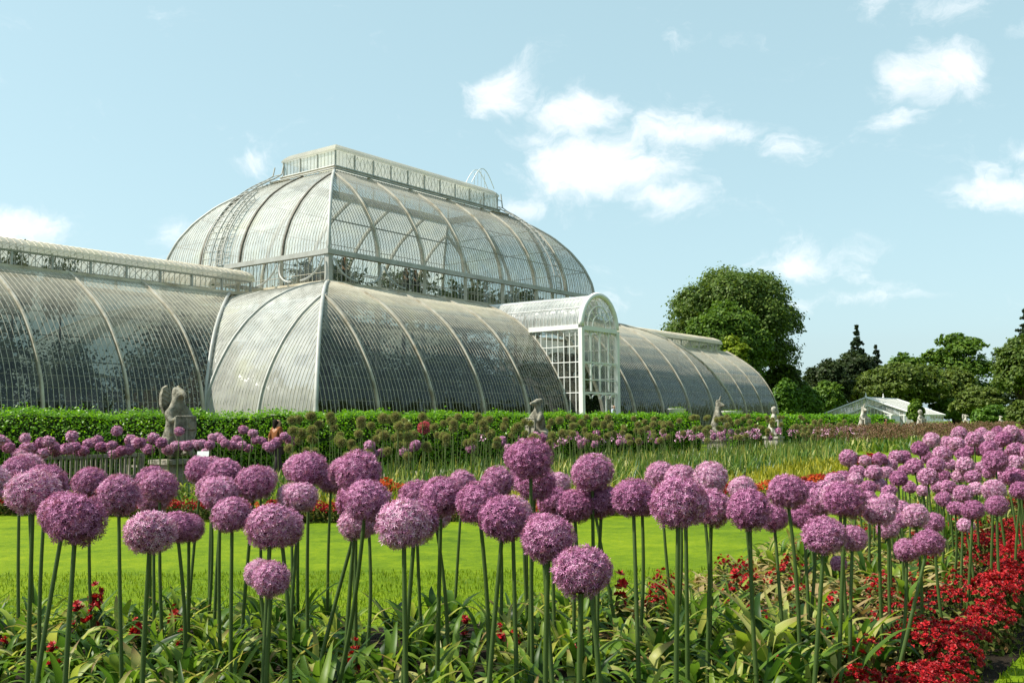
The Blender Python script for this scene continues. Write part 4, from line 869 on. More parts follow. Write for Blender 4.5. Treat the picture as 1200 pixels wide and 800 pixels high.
# ------------------------------------------------------------------ stone heraldic beasts
def beast(px, label, top_y, face, kind, mat, plinth=.75):
    u = on_row(px, 0); g = gd(u, 0); zt = at(px, top_y, g[1])[2]; o = empty('beast_statue', (g[0], g[1], 0), face); k = (zt - plinth) / 1.85
    pm = MB(); pm.box((0, 0, .09), (.86, .86, .18)); pm.box((0, 0, .18 + (plinth - .28) / 2), (.70, .70, plinth - .28)); pm.box((0, 0, plinth - .05), (.82, .82, .10)); pm.build('plinth', M[mat], o)
    J = [(0, .20, .20), (0, .14, .52), (0, .03, .88), (0, -.05, 1.14), (0, -.05, 1.38), (0, -.11, 1.58), (0, -.30, 1.55)]; Rr = [.26, .23, .17, .20, .105, .125, .07]; E = [(i, i + 1) for i in range(6)]
    def limb(base, pts, rs):
        p0 = base
        for p, r in zip(pts, rs): J.append(p); Rr.append(r); E.append((p0, len(J) - 1)); p0 = len(J) - 1
    for s_ in (-1, 1):
        limb(0, [(s_ * .30, -.02, .42), (s_ * .30, -.20, .20), (s_ * .29, -.34, .07)], [.17, .09, .075])       # seated hind legs
        limb(3, [(s_ * .26, -.14, 1.08), (s_ * .27, -.30, .88), (s_ * .15, -.42, .98)], [.10, .07, .065])     # forelegs that hold the shield
    limb(0, [(.18, .42, .12), (.42, .38, .10), (.52, .14, .16)], [.09, .06, .07])                              # tail
    if kind == 'lion':
        for a in np.linspace(.3, 2 * PI - .3, 9): limb(5, [(.20 * math.sin(a), -.06, 1.58 + .20 * math.cos(a))], [.10])
        for s_ in (-1, 1): limb(5, [(s_ * .13, -.06, 1.78)], [.05])
    elif kind == 'horned':
        limb(5, [(0, -.16, 1.76), (0, -.22, 1.98)], [.06, .02])
        for s_ in (-1, 1): limb(5, [(s_ * .10, -.06, 1.80)], [.04])
        limb(6, [(0, -.42, 1.50)], [.075])
    elif kind == 'winged':
        for s_ in (-1, 1):
            limb(5, [(s_ * .09, -.03, 1.68)], [.035])
        limb(6, [(0, -.40, 1.50), (0, -.41, 1.43)], [.05, .02])
    elif kind == 'hound':
        limb(6, [(0, -.44, 1.53)], [.06])
        for s_ in (-1, 1): limb(5, [(s_ * .12, .02, 1.70), (s_ * .15, .06, 1.58)], [.05, .035])
    if kind == 'winged':
        for s_ in (-1, 1):
            ol = [(.06, 1.02), (.30, 1.10), (.40, 1.34), (.40, 1.62), (.33, 1.82), (.22, 1.88), (.17, 1.70), (.14, 1.45), (.05, 1.28)]; wm = MB(); nn = len(ol); tw = .35
            vs = [(s_ * (x * .62 + .02) * k, (.10 + tw * (x - .1) + dy) * k, plinth + (1.0 + (z - 1.0) * .84) * k) for dy in (-.05, .05) for x, z in ol]
            wm.add(vs, [tuple(range(nn)), tuple(range(2 * nn - 1, nn - 1, -1))] + [(i, (i + 1) % nn, nn + (i + 1) % nn, nn + i) for i in range(nn)])
            for q in range(5): z0 = 1.08 + q * .11; wm.tube([(s_ * .08 * k, (.05 + tw * -.02) * k, plinth + z0 * k), (s_ * .25 * k, (.04 + tw * .26) * k, plinth + (z0 + .14) * k)], .022 * k, 5)
            wm.build('wing', M[mat], o)
    m_ = skin_mesh('body', [(x * k, y * k, plinth + z * k) for x, y, z in J], E, [r * k for r in Rr], 2, 0)
    mesh_obj('body', m_, M[mat], o)
    sh = MB(); pr_ = [(-.26, 1.0), (.26, 1.0), (.27, .62), (.16, .36), (0, .22), (-.16, .36), (-.27, .62)]; nn = len(pr_)
    vs = [(x * k, (-.47 + .10 * x * x * 4) * k, plinth + z * k) for x, z in pr_] + [(x * k, (-.40 + .10 * x * x * 4) * k, plinth + z * k) for x, z in pr_]
    for i in range(nn): sh.tube([vs[i], vs[(i + 1) % nn]], .025 * k, 5)
    sh.tube([(0, -.49 * k, plinth + .30 * k), (0, -.49 * k, plinth + .96 * k)], .03 * k, 5); sh.tube([(-.22 * k, -.47 * k, plinth + .72 * k), (.22 * k, -.47 * k, plinth + .72 * k)], .03 * k, 5)
    sh.add(vs, [tuple(range(nn)), tuple(range(2 * nn - 1, nn - 1, -1))] + [(i, (i + 1) % nn, nn + (i + 1) % nn, nn + i) for i in range(nn)]); sh.build('shield', M[mat], o)
    return tag(o, label, 'statue', 'stone beasts along the hedge')
beast(205, 'weathered stone beast with raised wings, largest, before the left of the hedge', 446, .9, 'winged', 'stone')
beast(632, 'slim grey stone beast with its head turned left, before the hedge under the porch', 463, -.9, 'hound', 'stone')
beast(840, 'stone beast with horn beside the white urn at the hedge end', 467, 1.1, 'horned', 'stone')
beast(906, 'pale stone lion with thick mane at the end of the right wing', 475, .9, 'lion', 'palestone')
beast(1011, 'upright pale stone beast with horn in front of the white lily house', 475, .5, 'horned', 'palestone')
beast(1078, 'broad stone lion at the right corner of the lily house', 479, .4, 'lion', 'palestone')
beast(1131, 'small pale stone beast beyond the olive seedheads', 484, .9, 'winged', 'palestone')
beast(1172, 'farthest pale stone beast near the right edge', 486, .6, 'hound', 'palestone')

# white urns, bench, plant label
def urn(px, top, d, wpx, label):
    b = at(px, top, d); R = wpx * d / F / 2; o = empty('stone_urn', (b[0], b[1], 0)); zt = b[2]
    MB().lathe([(.42, 0), (.42, .14), (.30, .2), (.26, zt - .75), (.36, zt - .66), (.20, zt - .60)], 16).build('pedestal', M['palestone'], o)
    MB().lathe([(.18, zt - .62), (R * .55, zt - .5), (R * .9, zt - .28), (R, zt - .05), (R * 1.06, zt), (R * .96, zt), (R * .9, zt - .08), (.05, zt - .12)], 24).build('bowl', M['white'], o, smooth=True)
    rg = np.random.default_rng(int(px)); C = rg.normal(size=(160, 3)) * [R * .35, R * .35, .05] + [0, 0, zt]
    mesh_obj('planting', np_quads('planting', leaf_quads(C, unit(rg.normal(size=C.shape) + [0, 0, 1]), .16, .08, rg)), M['leaf_mid'], o)
    return tag(o, label, 'urn', 'white urns beyond the hedge')
urn(792, 478.5, 66, 24, 'white stone urn showing its rim just above the long hedge')
urn(858, 481.5, 66, 25, 'white stone urn standing in the gap of the hedge beside a stone beast')
u = on_row(112, .55); g = gd(u, .55); bn = empty('garden_bench', (g[0], g[1], .006), YAW); tag(bn, 'grey wooden slatted garden bench behind the far left alliums', 'bench')
bk = MB()
for x in np.linspace(-1.05, 1.05, 20): bk.box((x, .02, .66), (.05, .022, .40))
bk.box((0, .02, .895), (2.3, .05, .07)); bk.box((0, .02, .44), (2.2, .05, .06)); bk.build('backrest', M['wood'], bn)
st_ = MB()
for y in np.linspace(.08, .52, 6): st_.box((0, y, .42), (2.25, .06, .03))
st_.build('seat', M['wood'], bn)
for x in (-1.12, 1.12):
    for y, h in ((.02, .93), (.52, .62)): MB().box((x, y, h / 2), (.07, .07, h)).build('leg', M['wood'], bn)
    MB().box((x, .28, .64), (.08, .60, .04)).build('armrest', M['wood'], bn)
b = at(238, 532, 19.6); pl_ = empty('plant_label', (b[0], b[1], .004), .2); tag(pl_, 'small blank white plant label on a stake before the dark hedge', 'plant label')
MB().box((0, 0, b[2] / 2 - .02), (.02, .012, b[2])).build('stake', M['greyiron'], pl_); MB().box((0, -.02, b[2]), (.22, .01, .12), Matrix.Rotation(-.5, 4, 'X')).build('board', M['white'], pl_)

# ------------------------------------------------------------------ alliums
def fib(n, rg, jit=.5):
    i = np.arange(n) + .5; ph = np.arccos(1 - 2 * i / n); th = PI * (1 + 5 ** .5) * i
    p = np.stack([np.cos(th) * np.sin(ph), np.sin(th) * np.sin(ph), np.cos(ph)], 1); return unit(p + rg.normal(size=p.shape) * jit * 2 / math.sqrt(n))
def head_mesh(seed, n, sr, pw=.30):                               # a ball of six-petalled stars, radius about 1
    rg = np.random.default_rng(seed); D = fib(n, rg); keep = ~((D[:, 2] < -.93)); D = D[keep]; n = len(D)
    rad = rg.uniform(.74, 1.0, (n, 1)) * (1 + .03 * np.sin(D[:, :1] * 5 + seed)); C = D * rad
    A = unit(D + rg.normal(size=D.shape) * .38); T1 = unit(np.cross(A, rg.normal(size=D.shape))); B1 = np.cross(A, T1); V = []
    s = sr * rg.uniform(.8, 1.2, (n, 1))
    for k in range(6):
        a = 2 * PI * k / 6; P = T1 * math.cos(a) + B1 * math.sin(a); Q = -T1 * math.sin(a) + B1 * math.cos(a); e = A * rg.uniform(-.1, .55, (n, 1))
        V.append(np.stack([C, C + (P * .5 + e * .35 + Q * pw * .5) * s, C + (P + e) * s, C + (P * .5 + e * .35 - Q * pw * .5) * s], 1))
    me = np_quads('flower_head', np.concatenate(V)); return me
def core_mesh(r, seed):
    rg = np.random.default_rng(seed); mb = MB(); n = 10; prof = [(max(.01, r * math.sin(PI * i / n)), -r * math.cos(PI * i / n)) for i in range(n + 1)]; mb.lathe(prof, 12); return mb.mesh('flower_core', True)
HEADS = [head_mesh(40 + i, 1150, .145, .26) for i in range(5)]; MIDH = [head_mesh(50 + i, 480, .21, .36) for i in range(4)]; FARH = [head_mesh(60 + i, 240, .30, .45) for i in range(4)]
CORE = core_mesh(.80, 1); CORE.materials.append(M['core'])
def seed_mesh(seed, n=230):
    rg = np.random.default_rng(seed); D = fib(n, rg); C = D * rg.uniform(.78, 1.0, (n, 1)); V = []
    for k in range(3):
        T1 = unit(np.cross(D, rg.normal(size=D.shape))); s = .13
        V.append(np.stack([C - D * s, C + T1 * s * .8, C + D * s, C - T1 * s * .8], 1))
    return np_quads('seedhead', np.concatenate(V))
SEEDH = [seed_mesh(70 + i) for i in range(4)]; SCORE = core_mesh(.70, 3); SCORE.materials.append(M['seedcore'])
def stem_mesh(seed):
    rg = np.random.default_rng(seed); a = rg.uniform(0, 6.28); q = rg.uniform(.5, 2.2)
    mb = MB(); vs = []; zs = np.linspace(0, 1, 8)
    for z in zs:
        r = 1.15 - .32 * z
        for k in range(8): vs.append((q * math.sin(PI * z) * math.cos(a) + r * math.cos(PI * k / 4), q * math.sin(PI * z) * math.sin(a) + r * math.sin(PI * k / 4), z))
    mb.add(vs, [(i * 8 + k, i * 8 + (k + 1) % 8, (i + 1) * 8 + (k + 1) % 8, (i + 1) * 8 + k) for i in range(7) for k in range(8)]); return mb.mesh('stem', True)
STEMS = [stem_mesh(80 + i) for i in range(5)]
def leaf_clump(seed, n, L0, L1, W0, up=1.1):
    rg = np.random.default_rng(seed); mb = MB(); vs = []; fs = []; uv = []; NS = 11
    for k in range(n):
        a = 2 * PI * k / n + rg.uniform(-.5, .5); ln = rg.uniform(L0, L1); e = min(1.5, rg.normal(up, .18)); bend = rg.uniform(.9, 2.9) / NS; wm = W0 * rg.uniform(.75, 1.25)
        h = np.array([math.cos(a), math.sin(a), 0]); sd = np.array([-h[1], h[0], 0]); p = h * rg.uniform(.01, .05) + sd * rg.uniform(-.03, .03); tw = rg.uniform(-.5, .5); b0 = len(vs); wv = rg.uniform(0, 6.28); kink = rg.integers(3, 8) if rg.random() < .25 else 99
        for j in range(NS + 1):
            s = j / NS; wd = wm * 1.32 * (s + .16) ** .38 * (1 - s ** 1.7) ** 1.0 + .0015; d_ = h * math.cos(e) + np.array([0, 0, 1]) * math.sin(e); nr = -h * math.sin(e) + np.array([0, 0, 1]) * math.cos(e)
            p = p + sd * .006 * math.sin(wv + s * 7) + nr * .006 * math.sin(wv * 2 + s * 11)
            sd2 = sd * math.cos(tw * s) + nr * math.sin(tw * s); n2 = nr * math.cos(tw * s) - sd * math.sin(tw * s)
            q = p.copy(); q[2] = max(q[2], .015)
            vs += [q + sd2 * wd * .5 + n2 * wd * .16, q, q - sd2 * wd * .5 + n2 * wd * .16]; uv += [(0, s), (.5, s), (1, s)]
            p = p + d_ * ln / NS; e -= bend * (.4 + 1.2 * s) * (1 if j != kink else 4)
            e = max(e, -1.45)
        for j in range(NS):
            for c in (0, 1): i = b0 + j * 3 + c; fs.append((i, i + 1, i + 4, i + 3))
    mb.add(vs, fs); mb.uv = uv; return mb.mesh('leaves', True)
CLUMP = [leaf_clump(100 + i, 8, .38, .66, .064, 1.32) if i % 2 else leaf_clump(100 + i, 6, .36, .56, .092, 1.3) for i in range(8)]; DRYC = [leaf_clump(120 + i, 5, .25, .48, .055, .8) for i in range(5)]
for me in CLUMP: me.materials.append(M['strap'])
for me in DRYC: me.materials.append(M['strap_dry'])

HL = """23,554,44 39,577,63 89,610,71 105,566,42 139,581,53 187,571,46 180,585,40 176,625,62 208,618,44 237,552,40 262,556,44 258,579,47 272,604,49 298,567,47
317,618,60 318,679,46 362,551,47 352,584,44 388,564,34 421,554,56 430,588,57 418,615,46 473,615,66 487,580,40 517,583,54 562,591,56 590,609,60 583,566,42 510,603,40 542,566,34
622,539,55 627,565,50 648,588,40 694,555,52 673,594,45 705,588,46 742,584,53 774,558,38 797,561,40 833,560,42 795,590,68 834,596,50 643,632,65 681,671,69 878,598,54 870,573,34 655,567,30
923,577,50 907,607,36 957,590,40 991,587,52 966,628,52 942,606,36 999,631,36 983,661,20 1030,600,40 1041,620,27 1073,605,32 1063,645,31 1088,637,37 1094,613,26 1132,616,20 1140,598,28 1168,593,27
1129,579,24 1165,575,29 1144,573,18 994,537,22 977,564,24 988,560,19 1002,563,19 1005,554,20 1024,554,21 1018,571,19 1031,568,17 1042,576,19 1039,554,18 1040,589,25 1053,561,21 1072,547,22 1087,559,24 1097,545,22
1099,571,16 1111,571,19 1078,526,20 1059,536,18 1050,536,18 1031,538,18 1092,516,20 1104,533,22 1121,520,19 1124,508,19 1142,515,21 1129,533,19 1131,545,22 1140,559,19 1125,558,18 1166,541,30 1181,558,25 1193,560,25
1159,526,21 1176,515,22 1190,528,22 1190,543,21 1114,545,16 1159,554,16 1150,548,16 1185,507,20 1162,513,18 1197,512,20 1151,527,18 1140,526,18 1110,519,17 1170,507,17 1057,596,21 1054,611,20 1066,571,17 1082,575,16
1014,540,15 1044,545,16 1060,551,16 1086,536,16 1106,558,17 1117,526,16 1133,521,16 1150,508,16 1155,518,15 1168,529,18 1180,537,18 1176,549,18 1196,575,24 1208,530,24 1215,552,26 1209,512,20 1222,520,22 -12,566,50 1018,584,20 948,574,24 965,572,22 1106,585,20 1120,596,20""".split()
LST = [tuple(float(q) for q in s.split(',')) for s in HL]
def solve(px, py, D):                                            # distance at which size and height both look right
    best = None
    r = ray(px, py)
    for d in np.geomspace(2.2, 45, 240):
        k = d / r[1]; z = r[2] * k + CAMZ; x = r[0] * k
        c = (math.log(D * d / F / .245) / .20) ** 2 + ((z - 1.12) / .15) ** 2
        if z < .3: c += 50
        if not inside(x, d, NEAR_BED): c += 4 if d > 5 else 1.0
        if best is None or c < best[0]: best = (c, d)
    return best[1]
def place_allium(top, R, kind, head, hm, cm, leaf=None, base=None, thick=.0125, stem='stem', name='allium', pinkm=None):
    base = base if base is not None else (top[0] + random.gauss(0, .05), top[1] + random.gauss(0, .05))
    o = empty(name, (base[0], base[1], .004)); dv = Vector((top[0] - base[0], top[1] - base[1], top[2]))
    h = bpy.data.objects.new('flower_head' if kind != 'seed' else 'seedhead', head); h.location = dv; h.scale = (R, R, R * random.uniform(.86, .98)); h.rotation_euler = (random.uniform(-.3, .3), random.uniform(-.3, .3), random.uniform(0, 6.28))
    if not head.materials: head.materials.append(hm)
    link(h, o); c = bpy.data.objects.new('core', cm); link(c, h)
    s = bpy.data.objects.new('stem', random.choice(STEMS)); 
    if not s.data.materials: s.data.materials.append(None)
    link(s, o); s.material_slots[0].link = 'OBJECT'; s.material_slots[0].material = M[stem]
    ln = (dv - Vector((0, 0, R * .6))).length; s.scale = (thick, thick, ln); s.rotation_mode = 'QUATERNION'; s.rotation_quaternion = Vector((0, 0, 1)).rotation_difference(dv.normalized())
    if leaf is not None:
        q = bpy.data.objects.new('leaves', leaf); q.rotation_euler = (0, 0, random.uniform(0, 6.28)); q.scale = [random.uniform(.62, .92)] * 3; link(q, o)
    return o
near = []; mid = []
rx = random.Random(9); EX = []
for (px, py, D) in LST:
    if D >= 44 and px < 1000 and rx.random() < .62: EX.append((px + rx.choice((-1, 1)) * rx.uniform(7, 15), py + rx.uniform(-9, 3), D * rx.uniform(.80, .88)))
LST += EX
LEAN = {(1063, 645): (-.10, 0), (1088, 637): (-.24, .0), (39, 577): (.0, 0), (318, 679): (-.02, .02), (430, 588): (-.20, .1), (418, 615): (-.25, 0), (590, 609): (-.10, 0), (966, 628): (-.10, 0), (795, 590): (-.04, 0)}
for (px, py, D) in LST:
    d = solve(px, py, D); c = at(px, py, d); R = D * d / F / 2 * .96; big = D >= 26
    l = LEAN.get((int(px), int(py))); base = (c[0] + l[0], c[1] + l[1]) if l else None
    dry = c[0] > 1.3 and (random.random() < .6 or not inside(c[0] + .75, c[1] - .5, NEAR_BED))
    o = place_allium(c, R, 'fl', random.choice(HEADS if big else MIDH), M['petal'], CORE, random.choice(DRYC if dry else CLUMP), base, .0115 if big else .0115)
    (near if big else mid).append((px, py, D, o))
ZN = [(-50, 215, 'leftmost clump'), (215, 335, 'second clump'), (335, 500, 'clump left of centre'), (500, 660, 'central clump'), (660, 760, 'clump right of centre'), (760, 900, 'clump below the right wing'), (900, 1020, 'clump before red flowers'), (1020, 1230, 'group above red flowers')]
def hw(D): return 'very large' if D > 60 else 'large' if D > 48 else 'mid-sized' if D > 36 else 'small'
for a, b, nm in ZN:
    q = sorted([t for t in near if a <= t[0] < b], key=lambda t: t[0]); ys = sorted(t[1] for t in q)
    for i, (px, py, D, o) in enumerate(q):
        ex = ', highest' if py == ys[0] else ', lowest' if py == ys[-1] else ''
        tag(o, f'{hw(D)} purple allium globe, {ORD[i]} from left in {nm}{ex}', 'allium', 'tall alliums in the near bed')
BN = [(0, 523, 'topmost row'), (523, 535, 'second row down'), (535, 548, 'third row down'), (548, 560, 'fourth row down'), (560, 574, 'fifth row down'), (574, 900, 'lowest row')]
for a, b, nm in BN:
    q = sorted([t for t in mid if a <= t[1] < b], key=lambda t: t[0])
    for i, (px, py, D, o) in enumerate(q): tag(o, f'right bed purple allium globe, {ORD[i]} from left in its {nm}', 'allium', 'alliums receding in the right bed')
# far left bed: purple heads before the hedge
rg = np.random.default_rng(5); far = []; tries = 0
while len(far) < 76 and tries < 5000:
    tries += 1; px = -40 + 385 * ((len(far) * 29 % 76) + rg.uniform(0, 1)) / 76; v = rg.uniform(.9, 2.5); u = on_row(px, v); g = gd(u, v); z = rg.normal(1.17, .12)
    if any((g[0] - f[0]) ** 2 + (g[1] - f[1]) ** 2 < .19 ** 2 for f in far): continue
    far.append((g[0], g[1], max(.8, min(1.42, z)), px, v))
far.sort(key=lambda t: pix(t[:3])[0])
def bins(lst, marks): pass
def far_label(seq, what, groups):
    for a, b, nm in groups:
        q = [t for t in seq if a <= t[0] < b]
        for i, (x, o, y) in enumerate(q):
            yield o, f'{what}, {ORD[i]} from left {nm}'
fo = []
for x, y, z, px, v in far:
    o = place_allium((x, y, z), rg.uniform(.095, .118), 'fl', random.choice(FARH), M['petal'], CORE, random.choice(CLUMP) if random.random() < .5 else None, None, .011, 'stem_far'); fo.append((pix((x, y, z))[0], o, 0))
for o, lb in far_label(fo, 'far small purple allium', [(-99, 60, 'left of the bench'), (60, 165, 'in front of the bench'), (165, 245, 'around the winged statue'), (245, 500, 'between winged statue and walking woman')]): tag(o, lb, 'allium', 'alliums in the far left bed')
# seedheads and late flowers in the long far bed
seedl = []; tries = 0
while len(seedl) < 255 and tries < 19000:
    tries += 1; px = rg.uniform(338, 1010); v = rg.uniform(.8, 5.2) if px > 560 else rg.uniform(.9, 6.0); u = on_row(px, v); g = gd(u, v)
    if not inside(g[0], g[1], FAR_BED) or g[1] > 50: continue
    if px < 400 and rg.random() < .3: continue
    if any((g[0] - f[0]) ** 2 + (g[1] - f[1]) ** 2 < .17 ** 2 for f in seedl): continue
    z = rg.uniform(1.15, 1.72) if rg.random() < .7 else rg.uniform(.8, 1.15)
    seedl.append((g[0], g[1], z))
so_ = []
for x, y, z in seedl:
    o = place_allium((x, y, z), rg.uniform(.10, .135), 'seed', random.choice(SEEDH), M['seed'], SCORE, None, (x + rg.normal(0, .08), y + rg.normal(0, .08)), .009, 'stem_far', 'allium_seedhead'); so_.append((pix((x, y, z))[0], o, 0))
so_.sort(key=lambda t: t[0])
edges = [so_[min(len(so_) - 1, i)][0] for i in range(0, len(so_), 22)] + [1e9]
LM = ['right of the walking woman', 'below the glasshouse corner', 'below the first front bay', 'below the second front bay', 'below the third front bay', 'left of the slim statue', 'right of the slim statue', 'below the porch', 'below the right wing start', 'left of the horned statue', 'right of the horned statue', 'toward the lily house', 'near the path']
for o, lb in far_label(so_, 'olive allium seedhead', [(edges[i] - (1e-6 if i else 1e6), edges[i + 1], LM[min(i, len(LM) - 1)]) for i in range(len(edges) - 1)]): tag(o, lb, 'allium seedhead', 'seedheads in the long far bed')
pk = []
for k in range(50):
    for _ in range(40):
        px = rg.uniform(585, 990) if k > 7 else rg.uniform(430, 590); v = rg.uniform(.35, 1.6) if k > 7 else rg.uniform(1.5, 3); u = on_row(px, v); g = gd(u, v)
        if g[1] < 48 and inside(g[0], g[1], FAR_BED): break
    z = rg.uniform(.72, 1.12); o = place_allium((g[0], g[1], z), rg.uniform(.11, .14), 'fl', random.choice(FARH), M['petal'], CORE, None, None, .010, 'stem_far'); pk.append((pix((g[0], g[1], z))[0], o, 0))
pk.sort(key=lambda t: t[0])
for o, lb in far_label(pk, 'low purple allium among seedheads', [(0, 600, 'left of the slim statue'), (600, 740, 'between the slim statue and the porch'), (740, 845, 'below the right wing'), (845, 1200, 'right of the horned statue')]): tag(o, lb, 'allium', 'alliums among the seedheads')
b = at(497, 501, 24); PK = seed_mesh(91, 300); o = place_allium(b, .165, 'fl', PK, M['pinkseed'], SCORE, None, None, .012, 'stem_far', 'pink_flower'); tag(o, 'single salmon-pink flower globe standing out among the olive seedheads', 'flower')

# far rust-brown bed at the right, beyond the lawn: far too fine to count
def stuff_heads(name, label, n, urange, vrange, zr, r, mat, seed):
    rg = np.random.default_rng(seed); C = []
    for k in range(n): g = gd(rg.uniform(*urange), rg.uniform(*vrange)); C.append((g[0], g[1], rg.uniform(*zr)))
    C = np.repeat(np.array(C), 16, 0); D = unit(rg.normal(size=C.shape)); P = C + D * r * rg.uniform(.5, 1, (len(C), 1)); s = r * .55
    V = leaf_quads(P, unit(D + rg.normal(size=D.shape) * .5), s, s * .8, rg); o = mesh_obj(name, np_quads(name, V), M[mat]); return tag(o, label, 'flowers', None, 'stuff')
M['rust'] = mat_leaf('faded_flower', [(.06, .045, .02), (.14, .085, .045), (.22, .11, .08), (.16, .16, .05)], 1.0, .2, .7, .2, .7)
stuff_heads('faded_flowers', 'rusty faded flower heads massed beyond the lawn at right', 1500, (36, 74), (.6, 5.5), (.55, 1.3), .15, 'rust', 3)
def blades(name, label, pts, Lr, wr, mat, seed, kind='stuff', lean=.35):
    rg = np.random.default_rng(seed); P = np.array([(p[0], p[1], .003) for p in pts]); n = len(P); a = rg.uniform(0, 2 * PI, n); h = np.stack([np.cos(a), np.sin(a), np.zeros(n)], 1); sd = np.stack([-h[:, 1], h[:, 0], np.zeros(n)], 1)
    ln = rg.uniform(*Lr, n)[:, None]; wd = rg.uniform(*wr, n)[:, None]; k = rg.uniform(0, lean, n)[:, None] * 2; up = np.array([0, 0, 1.0]); V = []; U = []
    q0 = P; e = np.arctan2(1, k * .4)
    cur = P; fs = [0, .3, .55, .8, 1]; prevw = wd * .7
    for i in range(4):
        s = fs[i + 1] - fs[i]; lean_i = k * (.25 + 1.1 * fs[i + 1]); dv = unit(h * lean_i + up * np.clip(1 - lean_i * .55, -.6, 1)); nx = cur + dv * ln * s; w2 = wd * (1 if i < 2 else .7 if i == 2 else .08)
        V.append(np.stack([cur - sd * prevw / 2, cur + sd * prevw / 2, nx + sd * w2 / 2, nx - sd * w2 / 2], 1)); cur = nx; prevw = w2
    # weld each blade into one island
    v0 = np.stack(V, 1); n4 = n; co = np.zeros((n, 10, 3)); co[:, 0] = v0[:, 0, 0]; co[:, 1] = v0[:, 0, 1]
    for i in range(4): co[:, 2 + 2 * i] = v0[:, i, 3]; co[:, 3 + 2 * i] = v0[:, i, 2]
    f = np.array([[0, 1, 3, 2], [2, 3, 5, 4], [4, 5, 7, 6], [6, 7, 9, 8]]); faces = (np.arange(n)[:, None, None] * 10 + f[None]).reshape(-1, 4)
    me = bpy.data.meshes.new(name); me.vertices.add(n * 10); me.vertices.foreach_set('co', co.astype(np.float32).ravel()); me.loops.add(faces.size); me.loops.foreach_set('vertex_index', faces.astype(np.int32).ravel()); me.polygons.add(len(faces)); me.polygons.foreach_set('loop_start', np.arange(0, faces.size, 4, dtype=np.int32)); me.update(calc_edges=True)
    o = mesh_obj(name, me, M[mat]); return tag(o, label, 'foliage', None, kind)
rg = np.random.default_rng(17)
def scatter(n, test, xr, yr):
    r_ = []
    while len(r_) < n:
        y = rg.uniform(*yr); x = rg.uniform(*xr)
        if test(x, y): r_.append((x, y))
    return r_
def vof(x, y): return -((x - ST0[0]) * AY[0] + (y - ST0[1]) * AY[1])
def front_gap(x, y): return inside(x, y, FAR_BED) and inside(x + .35, y - .9, FAR_BED)
blades('allium_foliage', 'tall green and straw coloured blades in the long far bed', scatter(9000, lambda x, y: front_gap(x, y) and vof(x, y) < 9 and x > -6.5 - (y - 17) * .2 and x / y > -.27, (-8, 16), (16, 52)), (.30, .72), (.018, .04), 'blade', 4, lean=.5)
blades('fallen_foliage', 'low yellowing blades along the front of the far bed', scatter(7000, lambda x, y: inside(x, y, FAR_BED) and not inside(x + .8, y - 3.2, FAR_BED) and x / y > -.22, (-6, 12), (15.8, 34)), (.22, .45), (.025, .05), 'yellowleaf', 6, lean=.9)
def clump_mass(name, label, n, pts, meshes, seed, mat, sc_=(.8, 1.15)):
    rg = np.random.default_rng(seed); co = []; fa = []; uvs = []; b = 0; data = []
    for me in meshes:
        v = np.zeros(len(me.vertices) * 3, np.float32); me.vertices.foreach_get('co', v); v = v.reshape(-1, 3); f = np.zeros(len(me.loops), np.int32); me.loops.foreach_get('vertex_index', f); u = np.zeros(len(me.loops) * 2, np.float32); me.uv_layers[0].data.foreach_get('uv', u); data.append((v, f, u))
    for (x, y) in pts:
        v, f, u = data[rg.integers(len(data))]; a = rg.uniform(0, 6.28); s = rg.uniform(*sc_); c_, s_ = math.cos(a) * s, math.sin(a) * s
        co.append(np.stack([v[:, 0] * c_ - v[:, 1] * s_ + x, v[:, 0] * s_ + v[:, 1] * c_ + y, v[:, 2] * s + .003], 1)); fa.append(f + b); uvs.append(u); b += len(v)
    co = np.concatenate(co); fa = np.concatenate(fa); uvs = np.concatenate(uvs); me = bpy.data.meshes.new(name); me.vertices.add(len(co)); me.vertices.foreach_set('co', co.astype(np.float32).ravel()); me.loops.add(len(fa)); me.loops.foreach_set('vertex_index', fa.astype(np.int32)); me.polygons.add(len(fa) // 4); me.polygons.foreach_set('loop_start', np.arange(0, len(fa), 4, dtype=np.int32)); me.update(calc_edges=True)
    me.uv_layers.new(name='UVMap').data.foreach_set('uv', uvs.astype(np.float32)); me.polygons.foreach_set('use_smooth', [True] * len(me.polygons))
    o = mesh_obj(name, me, M[mat]); return tag(o, label, 'foliage', None, 'stuff')
vis = lambda x, y: abs(x) < y * .56 + .5
clump_mass('strap_leaves', 'broad arching green leaves carpeting the near bed', 0, scatter(340, lambda x, y: inside(x, y, NEAR_BED) and vis(x, y) and inside(x + .78, y - .56, NEAR_BED) and x < 2.0 - (y - 6) * .1 and inside(x, y + .15, NEAR_BED), (-6, 3), (3.6, 8.2)), CLUMP, 8, 'strap', (.58, .9))
clump_mass('dry_leaves', 'yellowing withered leaves between the red flowers', 0, scatter(760, lambda x, y: inside(x, y, NEAR_BED) and vis(x, y) and inside(x + .78, y - .56, NEAR_BED) and x > .8, (.5, 16), (5.0, 28)), DRYC, 9, 'strap_dry')
clump_mass('strap_leaves', 'green leaves among the receding alliums of the right bed', 0, scatter(420, lambda x, y: inside(x, y, NEAR_BED) and vis(x, y) and inside(x + .78, y - .56, NEAR_BED) and x > 2.5, (2, 20), (9, 38)), CLUMP, 10, 'strap', (.6, .95))
clump_mass('strap_leaves', 'broad green leaves under the far left alliums', 0, scatter(170, lambda x, y: inside(x, y, FAR_BED) and x / y < -.2, (-13, -3), (16, 22)), CLUMP, 12, 'strap', (.7, 1.0))

